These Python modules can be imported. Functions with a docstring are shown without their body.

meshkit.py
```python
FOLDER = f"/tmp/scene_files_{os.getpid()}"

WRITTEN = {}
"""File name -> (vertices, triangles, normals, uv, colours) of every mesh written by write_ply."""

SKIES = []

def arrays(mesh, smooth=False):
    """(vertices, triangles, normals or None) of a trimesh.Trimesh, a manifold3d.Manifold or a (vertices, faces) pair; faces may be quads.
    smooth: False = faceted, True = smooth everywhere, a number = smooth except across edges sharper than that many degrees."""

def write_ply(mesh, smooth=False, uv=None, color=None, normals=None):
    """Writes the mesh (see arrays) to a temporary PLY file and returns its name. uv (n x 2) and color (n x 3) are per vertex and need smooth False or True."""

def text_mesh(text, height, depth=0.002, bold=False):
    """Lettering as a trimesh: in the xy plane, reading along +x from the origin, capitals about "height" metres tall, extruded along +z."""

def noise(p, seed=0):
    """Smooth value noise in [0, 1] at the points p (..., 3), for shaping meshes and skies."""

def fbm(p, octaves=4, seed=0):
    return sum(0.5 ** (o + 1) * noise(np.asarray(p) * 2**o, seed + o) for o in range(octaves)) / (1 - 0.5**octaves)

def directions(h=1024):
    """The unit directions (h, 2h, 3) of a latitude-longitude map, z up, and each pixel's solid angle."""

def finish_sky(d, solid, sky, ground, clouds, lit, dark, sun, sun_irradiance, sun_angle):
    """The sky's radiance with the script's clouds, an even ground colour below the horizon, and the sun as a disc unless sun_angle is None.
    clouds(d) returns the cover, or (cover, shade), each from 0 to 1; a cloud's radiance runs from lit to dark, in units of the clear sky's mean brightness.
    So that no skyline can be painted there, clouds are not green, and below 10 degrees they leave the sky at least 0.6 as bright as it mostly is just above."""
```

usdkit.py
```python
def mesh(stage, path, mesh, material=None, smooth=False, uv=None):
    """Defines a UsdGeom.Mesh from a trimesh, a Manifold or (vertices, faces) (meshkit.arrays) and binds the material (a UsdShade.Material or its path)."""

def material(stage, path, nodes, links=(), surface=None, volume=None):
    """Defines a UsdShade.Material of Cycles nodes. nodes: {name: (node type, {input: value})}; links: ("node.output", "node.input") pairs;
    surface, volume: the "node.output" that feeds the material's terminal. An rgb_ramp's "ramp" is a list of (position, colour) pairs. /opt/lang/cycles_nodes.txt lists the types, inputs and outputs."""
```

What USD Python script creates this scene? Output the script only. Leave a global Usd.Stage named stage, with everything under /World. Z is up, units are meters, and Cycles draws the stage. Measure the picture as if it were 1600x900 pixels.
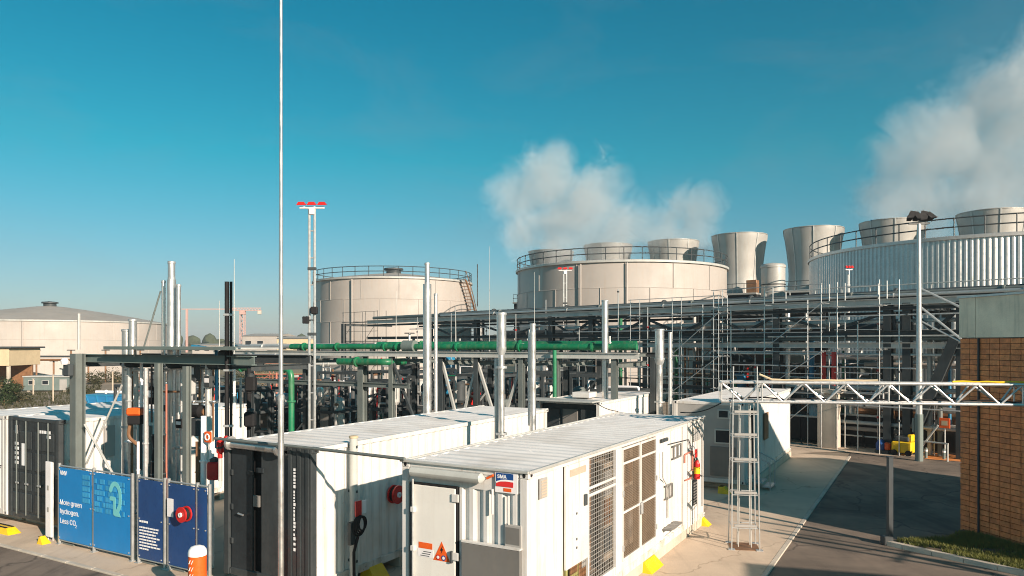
import math, random
import numpy as np, trimesh, usdkit, meshkit
import manifold3d as m3
from pxr import Usd, UsdGeom, UsdLux, UsdShade, Gf, Sdf

stage = Usd.Stage.CreateInMemory()
UsdGeom.SetStageUpAxis(stage, "Z")
UsdGeom.SetStageMetersPerUnit(stage, 1.0)
UsdGeom.Xform.Define(stage, "/World")
rng = random.Random(7)
V3 = lambda *a: np.array(a, float)

# ---------------------------------------------------------------- camera, sky, sun
EYE, FPX, HORIZON = 5.0, 1150.0, 537.0          # eye height; focal length and horizon row in pixels of the 1600 x 900 photograph
cam = UsdGeom.Camera.Define(stage, "/World/camera")
cam.AddTranslateOp().Set(Gf.Vec3d(0, 0, EYE))
cam.AddRotateXOp().Set(90.0)
cam.CreateHorizontalApertureAttr(36.0)
cam.CreateVerticalApertureAttr(20.25)
cam.CreateFocalLengthAttr(36.0 * FPX / 1600.0)
cam.CreateVerticalApertureOffsetAttr(36.0 * (HORIZON - 450.0) / 1600.0)
cam.CreateExposureAttr(0.83)
cam.CreateClippingRangeAttr(Gf.Vec2f(0.1, 20000.0))

SUN_EL = math.radians(20.0)
_sx, _sy = 0.62, -0.785
SUN = V3(_sx * math.cos(SUN_EL), _sy * math.cos(SUN_EL), math.sin(SUN_EL)); SUN /= np.linalg.norm(SUN)
sky_mat = usdkit.material(stage, "/World/Looks/clear_sky", {
    "sky": ("sky_texture", {"sky_type": "single_scattering", "sun_disc": False, "sun_elevation": SUN_EL, "sun_rotation": math.atan2(_sx, _sy),
                            "air_density": 1.0, "aerosol_density": 0.6, "ozone_density": 1.6, "altitude": 100.0}),
    "dir": ("texture_coordinate", {}), "xyz": ("separate_xyz", {}),
    "hue": ("rgb_ramp", {"ramp": [(0.0, (0.80, 0.82, 1.05)), (0.09, (0.56, 0.86, 0.98)), (0.24, (0.10, 1.06, 1.02)), (0.42, (0.0, 1.0, 1.02)), (1.0, (0.0, 1.0, 1.02))]}),
    "tint": ("mix_color", {"blend_type": "multiply", "fac": 1.0}),
    "wm": ("mapping", {"scale": (2.0, 2.0, 6.0)}), "wn": ("noise_texture", {"scale": 1.6, "detail": 8.0, "roughness": 0.6, "distortion": 0.4}),
    "wr": ("map_range", {"from_min": 0.5, "from_max": 0.8, "to_min": 0.0, "to_max": 0.16, "clamp": True}), "wx": ("mix_color", {"b": (3.2, 3.4, 3.6)}),
    "bg": ("background_shader", {"strength": 0.051})},
    [("dir.generated", "wm.vector"), ("wm.vector", "wn.vector"), ("wn.fac", "wr.value"), ("wr.result", "wx.fac"), ("tint.result", "wx.a"), ("dir.generated", "xyz.vector"), ("xyz.z", "hue.fac"), ("hue.color", "tint.b"), ("sky.color", "tint.a"), ("wx.result", "bg.color")], surface="bg.background")
dome = UsdLux.DomeLight.Define(stage, "/World/sky")
dome.CreateIntensityAttr(1.0)
UsdShade.MaterialBindingAPI.Apply(dome.GetPrim()).Bind(sky_mat)
dome.GetPrim().SetCustomDataByKey("kind", "structure")
sun = UsdLux.DistantLight.Define(stage, "/World/sun")
sun.CreateIntensityAttr(1.25); sun.CreateAngleAttr(0.5); sun.CreateNormalizeAttr(True)
sun.CreateColorAttr(Gf.Vec3f(1.0, 0.82, 0.67))
_z = SUN; _x = np.cross([0, 0, 1.0], _z); _x /= np.linalg.norm(_x); _y = np.cross(_z, _x)
sun.AddTransformOp().Set(Gf.Matrix4d(*_x, 0, *_y, 0, *_z, 0, 0, 0, 0, 1))

# ---------------------------------------------------------------- helpers
def at(px, py, Y):
    """The point of the place that lies Y metres ahead of the eye on the ray of a pixel."""
    return V3((px - 800) / FPX * Y, Y, EYE - (py - HORIZON) / FPX * Y)
def ground(px, py):
    return at(px, py, EYE * FPX / (py - HORIZON))
O = V3(0.24, 11.36, 0); YAW = 0.517
AX = V3(math.cos(YAW), -math.sin(YAW), 0); AY = V3(math.sin(YAW), math.cos(YAW), 0)   # across the container row to the right, and along the containers
SITE = -math.degrees(YAW)
def S(x, y, z=0.0):
    return O + AX * x + AY * y + V3(0, 0, z)
def site_x(px, y):
    """Where the site line at distance y along the containers crosses the column px."""
    r = (px - 800) / FPX
    return (r * (O[1] + AY[1] * y) - O[0] - AY[0] * y) / (AX[0] - r * AX[1])
def site_y(px, x):
    r = (px - 800) / FPX
    return (r * (O[1] + AX[1] * x) - O[0] - AX[0] * x) / (AY[0] - r * AY[1])

_used = {}
def numbered(parent, name):
    k = (str(parent), name); n = _used.get(k, 0); _used[k] = n + 1
    return f"{parent}/{name}" if n == 0 else f"{parent}/{name}_{n:03d}"
def tag(p, label=None, cat=None, group=None, kind=None):
    p = p.GetPrim() if hasattr(p, "GetPrim") else p
    for k, v in (("label", label), ("category", cat), ("group", group), ("kind", kind)):
        if v: p.SetCustomDataByKey(k, v)
    return p
def thing(name, label, cat, loc=(0, 0, 0), rot=0.0, group=None, kind=None):
    x = UsdGeom.Xform.Define(stage, numbered("/World", name))
    x.AddTranslateOp().Set(Gf.Vec3d(*map(float, loc)))
    if rot: x.AddRotateZOp().Set(float(rot))
    return tag(x, label, cat, group, kind)
def copy_of(src, label, loc, rot=0.0, group=None):
    was = src.GetCustomData()
    r = thing(src.GetName().split("_0")[0], label, was["category"], loc, rot, group or was.get("group"))
    r.GetReferences().AddInternalReference(src.GetPath()); r.SetInstanceable(True)
    return r

class MB:
    """Collects shapes that become one mesh."""
    def __init__(s): s.v, s.f, s.n = [], [], 0
    def add(s, v, f):
        v = np.asarray(v, float); f = np.asarray(f, int)
        if f.shape[1] == 4: f = np.vstack([f[:, [0, 1, 2]], f[:, [0, 2, 3]]])
        s.v.append(v); s.f.append(f + s.n); s.n += len(v); return s
    def tri(s, t): return s.add(t.vertices, t.faces)
    def box(s, x0, x1, y0, y1, z0, z1):
        v = [(x, y, z) for x in (x0, x1) for y in (y0, y1) for z in (z0, z1)]
        return s.add(v, [(0, 1, 3, 2), (4, 6, 7, 5), (0, 4, 5, 1), (2, 3, 7, 6), (0, 2, 6, 4), (1, 5, 7, 3)])
    def rbox(s, x0, x1, y0, y1, z0, z1, c=0.01):
        pts = []
        for x, sx in ((x0, 1), (x1, -1)):
            for y, sy in ((y0, 1), (y1, -1)):
                for z, sz in ((z0, 1), (z1, -1)):
                    pts += [(x, y + sy * c, z + sz * c), (x + sx * c, y, z + sz * c), (x + sx * c, y + sy * c, z)]
        return s.tri(trimesh.convex.convex_hull(np.array(pts)))
    def hull(s, pts): return s.tri(trimesh.convex.convex_hull(np.array(pts, float)))
    def bar(s, p, q, w, h=None, up=(0, 0, 1)):
        p, q = V3(*p), V3(*q); d = q - p; d = d / np.linalg.norm(d); h = h or w
        u = np.array(up, float)
        if abs(d @ u) > 0.98: u = V3(0, 1, 0)
        a = np.cross(d, u); a /= np.linalg.norm(a); b = np.cross(a, d)
        v = [e + a * (i * w / 2) + b * (j * h / 2) for e in (p, q) for i, j in ((-1, -1), (1, -1), (1, 1), (-1, 1))]
        return s.add(v, [(3, 2, 1, 0), (4, 5, 6, 7), (0, 1, 5, 4), (1, 2, 6, 5), (2, 3, 7, 6), (3, 0, 4, 7)])
    def ibeam(s, p, q, w, h, t=0.02, up=(0, 0, 1)):
        """A rolled steel section: two flanges and a web."""
        p, q = V3(*p), V3(*q); d = (q - p) / np.linalg.norm(q - p); u = np.array(up, float)
        if abs(d @ u) > 0.98: u = V3(0, 1, 0)
        a = np.cross(d, u); a /= np.linalg.norm(a); b = np.cross(a, d)
        s.bar(p + b * (h - t) / 2, q + b * (h - t) / 2, w, t, up); s.bar(p - b * (h - t) / 2, q - b * (h - t) / 2, w, t, up)
        return s.bar(p, q, t, h - 2 * t, up)
    def tube(s, p, q, r, n=10, r2=None): return s.path([p, q], r, n, r2)
    def path(s, pts, r, n=10, r2=None):
        P = np.asarray(pts, float); k = len(P)
        T = np.array([P[min(i + 1, k - 1)] - P[max(i - 1, 0)] for i in range(k)]); T /= np.linalg.norm(T, axis=1)[:, None]
        ref = V3(0, 0, 1) if abs(T[:, 2]).max() < 0.95 else (V3(0.31, 0.95, 0.02) if abs(T @ V3(0.31, 0.95, 0.02)).max() < 0.95 else V3(0.95, -0.3, 0.1))
        R = np.linspace(r, r if r2 is None else r2, k)
        A = np.cross(T, ref); A /= np.linalg.norm(A, axis=1)[:, None]; B = np.cross(A, T)
        an = np.arange(n) * 2 * math.pi / n
        for i in range(1, k - 1):
            c = np.dot(P[i] - P[i - 1], P[i + 1] - P[i]) / np.linalg.norm(P[i] - P[i - 1]) / np.linalg.norm(P[i + 1] - P[i])
            R[i] /= max(0.6, math.sqrt((1 + max(-0.9, c)) / 2))
        v = [P[i] + R[i] * (math.cos(t) * A[i] + math.sin(t) * B[i]) for i in range(k) for t in an] + [P[0], P[-1]]
        f = []
        for i in range(k - 1):
            for j in range(n):
                a, b = i * n + j, i * n + (j + 1) % n; f += [(a, b, b + n), (a, b + n, a + n)]
        for j in range(n): f += [(k * n, (j + 1) % n, j), (k * n + 1, (k - 1) * n + j, (k - 1) * n + (j + 1) % n)]
        return s.add(v, f)
    def lathe(s, prof, c=(0, 0, 0), n=24, a0=0.0, a1=2 * math.pi):
        full = abs(a1 - a0 - 2 * math.pi) < 1e-6; m = n if full else n + 1
        v = [(c[0] + r * math.cos(a0 + (a1 - a0) * j / n), c[1] + r * math.sin(a0 + (a1 - a0) * j / n), c[2] + z) for r, z in prof for j in range(m)]
        f = []
        for i in range(len(prof) - 1):
            for j in range(n):
                a, b = i * m + j, i * m + (j + 1) % m; f += [(a, b, b + m), (a, b + m, a + m)]
        return s.add(v, f)
    def ring(s, c, R, r, n=48, m=6, a0=0.0, a1=2 * math.pi):
        k = np.linspace(a0, a1, n + 1); return s.path([(c[0] + R * math.cos(t), c[1] + R * math.sin(t), c[2]) for t in k], r, m)
    def corr(s, p, d, L, H, nrm, pitch=0.275, depth=0.036, frac=(0.26, 0.5, 0.76)):
        """A corrugated sheet: from p along d for L, up for H, its ridges standing out along nrm."""
        p, d, nrm = map(lambda q: V3(*q), (p, d, nrm)); xs, k = [(0.0, 0.0)], max(1, round(L / pitch)); st = L / k
        for i in range(k):
            xs += [(i * st + frac[0] * st, 0.0), (i * st + frac[1] * st, depth), (i * st + frac[2] * st, depth), ((i + 1) * st, 0.0)]
        up = H if isinstance(H, np.ndarray) else V3(0, 0, H)
        v = [p + d * x + nrm * o + u for u in (0 * up, up) for x, o in xs]; m = len(xs)
        return s.add(v, [(i, i + 1, i + 1 + m, i + m) for i in range(m - 1)])
    def mesh(s): return np.vstack(s.v), np.vstack(s.f)
    def build(s, name, mat, parent="/World", smooth=30, label=None, cat=None, group=None, kind=None):
        pp = parent if isinstance(parent, str) else str((parent.GetPrim() if hasattr(parent, "GetPrim") else parent).GetPath())
        return tag(usdkit.mesh(stage, numbered(pp, name), s.mesh(), mat, smooth), label, cat, group, kind)
def text(t, h, x, z, y, depth=0.004, bold=False):
    """Lettering that stands upright, read from the side of smaller y."""
    m = meshkit.text_mesh(t, h, depth, bold); v = np.array(m.vertices)
    return np.column_stack([v[:, 0] + x, y - v[:, 2], v[:, 1] + z]), np.array(m.faces)
def elbow(a, b, c, r, n=5):
    """Points of a pipe from a to c that turns at b with radius r."""
    a, b, c = V3(*a), V3(*b), V3(*c); u = (a - b) / np.linalg.norm(a - b); w = (c - b) / np.linalg.norm(c - b)
    return [(b + u * r * (1 - t) ** 2 + w * r * t ** 2) for t in np.linspace(0, 1, n + 1)]
def run(pts, r):
    """A pipe run through pts with rounded turns."""
    out = [V3(*pts[0])]
    for i in range(1, len(pts) - 1): out += elbow(pts[i - 1], pts[i], pts[i + 1], r)
    return out + [V3(*pts[-1])]

# ---------------------------------------------------------------- materials
def mat(name, base, rough=0.5, metal=0.0, vary=0.12, scale=1.5, bump=0.0, bscale=60.0, streak=0.0, spec=0.5, dirt=(0.35, 0.27, 0.18), coat=0.0):
    b = np.array(base, float)
    nodes = {"geo": ("geometry", {}),
             "n1": ("noise_texture", {"scale": scale, "detail": 5.0, "roughness": 0.6}),
             "ramp": ("rgb_ramp", {"ramp": [(0.3, tuple(b * (1 - vary))), (0.7, tuple(np.minimum(b * (1 + vary), 0.95)))]}),
             "p": ("principled_bsdf", {"roughness": rough, "metallic": metal, "specular_ior_level": spec, "coat_weight": coat}),
             "n2": ("noise_texture", {"scale": scale * 4.3, "detail": 3.0}),
             "rr": ("map_range", {"from_min": 0.3, "from_max": 0.7, "to_min": max(0.05, rough - 0.1), "to_max": min(1.0, rough + 0.12), "clamp": True})}
    links = [("geo.position", "n1.vector"), ("n1.fac", "ramp.fac"), ("geo.position", "n2.vector"), ("n2.fac", "rr.value"), ("rr.result", "p.roughness")]
    col = "ramp.color"
    if streak > 0:
        nodes["map"] = ("mapping", {"scale": (5.0, 5.0, 0.35)})
        nodes["n3"] = ("noise_texture", {"scale": 1.3, "detail": 6.0, "roughness": 0.65})
        nodes["sr"] = ("map_range", {"from_min": 0.5, "from_max": 0.75, "to_min": 0.0, "to_max": streak, "clamp": True})
        nodes["mx"] = ("mix_color", {"fac": 0.0, "b": tuple(dirt)})
        links += [("geo.position", "map.vector"), ("map.vector", "n3.vector"), ("n3.fac", "sr.value"), ("sr.result", "mx.fac"), (col, "mx.a")]
        col = "mx.result"
    links.append((col, "p.base_color"))
    if bump > 0:
        nodes["n4"] = ("noise_texture", {"scale": bscale, "detail": 4.0})
        nodes["bp"] = ("bump", {"strength": bump, "distance": 0.02})
        links += [("geo.position", "n4.vector"), ("n4.fac", "bp.height"), ("bp.normal", "p.normal")]
    return usdkit.material(stage, "/World/Looks/" + name, nodes, links, surface="p.BSDF")

M = {}
_SPARE = None
def defm(name, *a, **k): M[name] = mat(name, *a, **k)

defm("door_white", (0.74, 0.72, 0.67), 0.4, vary=0.05, streak=0.12)
defm("anthracite", (0.035, 0.042, 0.045), 0.35, vary=0.2, streak=0.15, dirt=(0.12, 0.11, 0.1))
defm("anthracite_door", (0.022, 0.028, 0.032), 0.3, vary=0.2)
defm("rubber", (0.014, 0.014, 0.015), 0.75, vary=0.2, spec=0.25)
defm("galvanised", (0.50, 0.51, 0.50), 0.42, 0.6, vary=0.07, scale=2.0)
defm("stainless", (0.66, 0.645, 0.62), 0.34, 0.85, vary=0.04, scale=1.0)
defm("aluminium", (0.56, 0.555, 0.54), 0.42, 0.6, vary=0.08, scale=6.0)
defm("cladding", (0.50, 0.495, 0.485), 0.36, 0.65, vary=0.08, scale=1.0, streak=0.15)
defm("grey_steel", (0.125, 0.145, 0.138), 0.45, vary=0.15, scale=2.0, streak=0.15)
defm("dark_steel", (0.045, 0.054, 0.058), 0.5, vary=0.25, scale=1.2, streak=0.08, spec=0.3)
defm("light_steel", (0.47, 0.475, 0.45), 0.45, 0.2, vary=0.15, scale=1.2, streak=0.2)
defm("green_pipe", (0.007, 0.15, 0.065), 0.42, vary=0.3, scale=1.5, streak=0.25)
defm("blue_pipe", (0.02, 0.20, 0.36), 0.4, vary=0.15)
defm("blue_print", (0.008, 0.20, 0.50), 0.42, vary=0.06, scale=1.0, bump=0.25, bscale=4.0)
defm("navy_print", (0.012, 0.055, 0.18), 0.38, vary=0.12, scale=1.2, bump=0.25, bscale=4.0)
defm("pale_print", (0.16, 0.52, 0.55), 0.45, vary=0.1)
defm("tint_print", (0.04, 0.30, 0.56), 0.45, vary=0.2, scale=2.0)
defm("letter_white", (0.85, 0.86, 0.86), 0.5, vary=0.03)
defm("sign_white", (0.78, 0.76, 0.76), 0.5, vary=0.05)
defm("red_paint", (0.50, 0.018, 0.015), 0.35, vary=0.15, scale=4.0)
defm("orange_paint", (0.75, 0.11, 0.015), 0.35, vary=0.1, scale=4.0)
defm("yellow_paint", (0.78, 0.50, 0.01), 0.4, vary=0.12, scale=4.0, streak=0.12)
defm("yellow_building", (0.52, 0.42, 0.27), 0.7, vary=0.08, streak=0.15)
defm("pink_steel", (0.45, 0.16, 0.11), 0.6, vary=0.1)
defm("logo_blue", (0.01, 0.06, 0.22), 0.4, vary=0.04)
defm("logo_red", (0.65, 0.03, 0.03), 0.4, vary=0.04)
defm("panel_grey", (0.16, 0.155, 0.145), 0.4, vary=0.1, streak=0.1)
defm("box_grey", (0.33, 0.32, 0.30), 0.45, vary=0.1)
defm("lamp_cover", (0.44, 0.45, 0.42), 0.3, vary=0.12)
defm("tank_beige", (0.37, 0.34, 0.31), 0.55, vary=0.1, scale=0.22, streak=0.4, dirt=(0.36, 0.28, 0.21))
defm("tank_roof", (0.33, 0.30, 0.265), 0.6, vary=0.12, scale=0.3, streak=0.2)
defm("concrete", (0.50, 0.44, 0.36), 0.85, vary=0.18, scale=0.8, bump=0.25, bscale=35.0, streak=0.35, dirt=(0.2, 0.18, 0.15))
defm("kerb_concrete", (0.47, 0.42, 0.35), 0.85, vary=0.18, scale=1.2, bump=0.3, bscale=40.0)
defm("gravel", (0.26, 0.215, 0.165), 0.95, vary=0.3, scale=0.35, bump=0.6, bscale=12.0, spec=0.2)
defm("far_ground", (0.22, 0.19, 0.13), 0.95, vary=0.35, scale=0.05, spec=0.2)
defm("soil", (0.10, 0.075, 0.045), 0.95, vary=0.3, scale=3.0, bump=0.5, bscale=20.0)
defm("fibreglass", (0.36, 0.355, 0.33), 0.5, 0.12, vary=0.14, scale=0.35, streak=0.35, dirt=(0.30, 0.24, 0.17))
defm("dark_louvre", (0.022, 0.024, 0.026), 0.7, vary=0.3, scale=0.5, spec=0.2)
defm("shed_green", (0.13, 0.17, 0.16), 0.6, vary=0.12, streak=0.15)
defm("blue_tarp", (0.02, 0.17, 0.36), 0.5, vary=0.15)
defm("car_white", (0.6, 0.6, 0.59), 0.25, vary=0.03, coat=0.6)
defm("car_black", (0.015, 0.017, 0.02), 0.2, vary=0.1, coat=0.8)
defm("car_glass", (0.02, 0.025, 0.03), 0.06, vary=0.1)
defm("wood", (0.36, 0.25, 0.14), 0.75, vary=0.25, scale=5.0)
defm("band_concrete", (0.66, 0.54, 0.40), 0.85, vary=0.22, scale=1.1, bump=0.3, bscale=30.0, streak=0.55, dirt=(0.26, 0.22, 0.17))
defm("crane_paint", (0.48, 0.30, 0.26), 0.6, vary=0.1)
defm("mesh_brown", (0.20, 0.15, 0.105), 0.6, vary=0.15, scale=2.0)
defm("compartment", (0.42, 0.35, 0.27), 0.6, vary=0.15, scale=2.0)
defm("cabinet_olive", (0.28, 0.27, 0.10), 0.5, vary=0.2, scale=3.0)
defm("copper_brown", (0.23, 0.12, 0.06), 0.5, 0.2, vary=0.3, scale=3.0)
defm("orange_soil", (0.62, 0.22, 0.055), 0.9, vary=0.2, scale=1.5)
defm("brick_a", (0.58, 0.185, 0.06), 0.8, vary=0.3, scale=6.0, bump=0.3, bscale=50.0)
defm("brick_b", (0.61, 0.205, 0.068), 0.8, vary=0.3, scale=6.0, bump=0.3, bscale=50.0)
defm("brick_c", (0.53, 0.17, 0.06), 0.8, vary=0.3, scale=6.0, bump=0.3, bscale=50.0)
defm("mortar", (0.10, 0.05, 0.03), 0.9, vary=0.2, scale=6.0)
defm("far_tree", (0.05, 0.06, 0.03), 0.9, vary=0.3, scale=0.3)
def worn(name, base, rough, blotch, bsc, blo, bhi, spot, ssc, slo, shi, streak=0.0, dirt=(0.3, 0.22, 0.15), crack=None, bump=0.0, bscale=40.0, vary=0.08, smax=0.9, bmax=0.7, spec=0.5, tracks=0.0):
    """A surface with wear of its own: wide stains, small rust or oil spots, runs, hair cracks."""
    b = np.array(base, float)
    nodes = {"geo": ("geometry", {}), "n0": ("noise_texture", {"scale": 0.7, "detail": 8.0, "roughness": 0.7}),
             "c0": ("rgb_ramp", {"ramp": [(0.3, tuple(b * (1 - vary))), (0.7, tuple(np.minimum(b * (1 + vary), .9)))]}),
             "n1": ("noise_texture", {"scale": bsc, "detail": 6.0, "roughness": 0.62, "distortion": 0.5}), "m1": ("map_range", {"from_min": blo, "from_max": bhi, "to_min": 0.0, "to_max": bmax, "clamp": True}),
             "x1": ("mix_color", {"b": blotch}), "n2": ("noise_texture", {"scale": ssc, "detail": 4.0, "roughness": 0.7}), "m2": ("map_range", {"from_min": slo, "from_max": shi, "to_min": 0.0, "to_max": smax, "clamp": True}),
             "x2": ("mix_color", {"b": spot}), "p": ("principled_bsdf", {"specular_ior_level": spec}), "rr": ("map_range", {"from_min": 0.3, "from_max": 0.7, "to_min": rough - .1, "to_max": min(1, rough + .15), "clamp": True})}
    links = [("geo.position", "n0.vector"), ("n0.fac", "c0.fac"), ("geo.position", "n1.vector"), ("n1.fac", "m1.value"), ("m1.result", "x1.fac"), ("c0.color", "x1.a"), ("geo.position", "n2.vector"), ("n2.fac", "m2.value"),
             ("m2.result", "x2.fac"), ("x1.result", "x2.a"), ("n1.fac", "rr.value"), ("rr.result", "p.roughness")]
    col = "x2.result"
    if streak:
        nodes.update({"map": ("mapping", {"scale": (6.0, 6.0, 0.3)}), "n3": ("noise_texture", {"scale": 1.6, "detail": 6.0, "roughness": 0.65}), "m3": ("map_range", {"from_min": 0.52, "from_max": 0.74, "to_min": 0.0, "to_max": streak, "clamp": True}), "x3": ("mix_color", {"b": dirt})})
        links += [("geo.position", "map.vector"), ("map.vector", "n3.vector"), ("n3.fac", "m3.value"), ("m3.result", "x3.fac"), (col, "x3.a")]; col = "x3.result"
    if crack:
        nodes.update({"nd": ("noise_texture", {"scale": 0.9, "detail": 4.0}), "va": ("vector_math", {"math_type": "multiply_add", "vector2": (1.6, 1.6, 0.0)}), "vo": ("voronoi_texture", {"feature": "distance_to_edge", "scale": crack[0]}), "m4": ("map_range", {"from_min": 0.0, "from_max": crack[1], "to_min": crack[2], "to_max": 0.0, "clamp": True}), "x4": ("mix_color", {"b": crack[3]})})
        links += [("geo.position", "nd.vector"), ("nd.color", "va.vector1"), ("geo.position", "va.vector3"), ("va.vector", "vo.vector"), ("vo.distance", "m4.value"), ("m4.result", "x4.fac"), (col, "x4.a")]; col = "x4.result"
    if tracks:
        nodes.update({"tm": ("mapping", {"rotation": (0.0, 0.0, YAW), "scale": (1.5, 0.05, 1.0)}), "tn": ("noise_texture", {"scale": 1.0, "detail": 5.0, "roughness": 0.6}), "tr": ("map_range", {"from_min": 0.52, "from_max": 0.66, "to_min": 0.0, "to_max": tracks, "clamp": True}), "tx": ("mix_color", {"b": (0.05, 0.042, 0.036)})})
        links += [("geo.position", "tm.vector"), ("tm.vector", "tn.vector"), ("tn.fac", "tr.value"), ("tr.result", "tx.fac"), (col, "tx.a")]; col = "tx.result"
    links.append((col, "p.base_color"))
    if bump:
        nodes.update({"n5": ("noise_texture", {"scale": bscale, "detail": 4.0}), "bp": ("bump", {"strength": bump, "distance": 0.02})}); links += [("geo.position", "n5.vector"), ("n5.fac", "bp.height"), ("bp.normal", "p.normal")]
    M[name] = usdkit.material(stage, "/World/Looks/" + name, nodes, links, surface="p.BSDF")
worn("white_paint", (0.61, 0.60, 0.575), 0.42, (0.50, 0.46, 0.40), 1.1, 0.48, 0.72, (0.24, 0.11, 0.05), 7.0, 0.685, 0.77, streak=0.55, dirt=(0.34, 0.27, 0.2), smax=0.7, bmax=0.6)
worn("grimy_white", (0.66, 0.64, 0.60), 0.5, (0.36, 0.29, 0.22), 2.2, 0.42, 0.66, (0.20, 0.085, 0.035), 9.0, 0.6, 0.72, streak=0.5, dirt=(0.28, 0.2, 0.14), smax=0.85, bmax=0.75)
worn("white_roof", (0.76, 0.73, 0.70), 0.5, (0.46, 0.42, 0.37), 0.6, 0.48, 0.72, (0.30, 0.2, 0.12), 5.0, 0.68, 0.78, smax=0.6, bmax=0.65)
worn("asphalt", (0.205, 0.162, 0.128), 0.88, (0.10, 0.084, 0.07), 0.33, 0.45, 0.62, (0.045, 0.038, 0.033), 1.1, 0.64, 0.74, crack=(0.28, 0.014, 0.75, (0.05, 0.042, 0.036)), bump=0.5, bscale=70.0, vary=0.2, smax=0.6, bmax=0.75, spec=0.3, tracks=0.45)
worn("pad_concrete", (0.57, 0.455, 0.345), 0.85, (0.42, 0.33, 0.25), 0.4, 0.46, 0.68, (0.22, 0.16, 0.11), 1.3, 0.64, 0.76, crack=(0.2, 0.007, 0.5, (0.22, 0.16, 0.11)), bump=0.3, bscale=30.0, vary=0.1, smax=0.55, bmax=0.7, spec=0.3, tracks=0.16)
def leaf_mat(name, c1, c2):
    M[name] = usdkit.material(stage, "/World/Looks/" + name, {
        "geo": ("geometry", {}), "r": ("rgb_ramp", {"ramp": [(0.0, c1), (1.0, c2)]}),
        "d": ("principled_bsdf", {"roughness": 0.6}), "t": ("translucent_bsdf", {}), "m": ("mix_closure", {"fac": 0.3})},
        [("geo.random_per_island", "r.fac"), ("r.color", "d.base_color"), ("r.color", "t.color"), ("d.BSDF", "m.closure1"), ("t.BSDF", "m.closure2")], surface="m.closure")
leaf_mat("leaf_green", (0.035, 0.055, 0.018), (0.09, 0.11, 0.04))
leaf_mat("leaf_olive", (0.06, 0.06, 0.025), (0.14, 0.12, 0.055))
leaf_mat("grass_blade", (0.16, 0.17, 0.035), (0.50, 0.42, 0.13))
defm("black_gate", (0.006, 0.007, 0.008), 0.8, vary=0.2, spec=0.1)

# ---------------------------------------------------------------- ground
def sheet(name, pts, z, m, th=0.0, label=None):
    """A flat sheet of ground (a slab when it has a thickness)."""
    from shapely.geometry import Polygon
    if th > 0:
        t = trimesh.creation.extrude_polygon(Polygon([p[:2] for p in pts]), th, engine="earcut"); v = np.array(t.vertices); v[:, 2] += z - th; f = t.faces
    else:
        v, f = trimesh.creation.triangulate_polygon(Polygon([p[:2] for p in pts]), engine="earcut"); v = np.column_stack([v, np.full(len(v), z)])
    return MB().add(v, f).build(name, M[m], smooth=False, kind="structure", label=label)
sheet("ground", [(-1600, -150), (1600, -150), (1600, 2400), (-1600, 2400)], -0.016, "gravel")
sheet("far_terrain", [(-700, 118), (700, 118), (1590, 2390), (-1590, 2390)], -0.008, "far_ground")
sheet("road", [S(-60, -40), S(30, -40), S(30, 30.5), S(2.25, 30.5), S(2.25, -0.35), S(-60, -0.35)], 0.0, "asphalt")
PADY = 25.5
sheet("concrete_pad", [S(-30, -0.34), S(2.24, -0.34), S(2.24, PADY), S(-30, PADY)], 0.03, "pad_concrete", 0.05)
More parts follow.
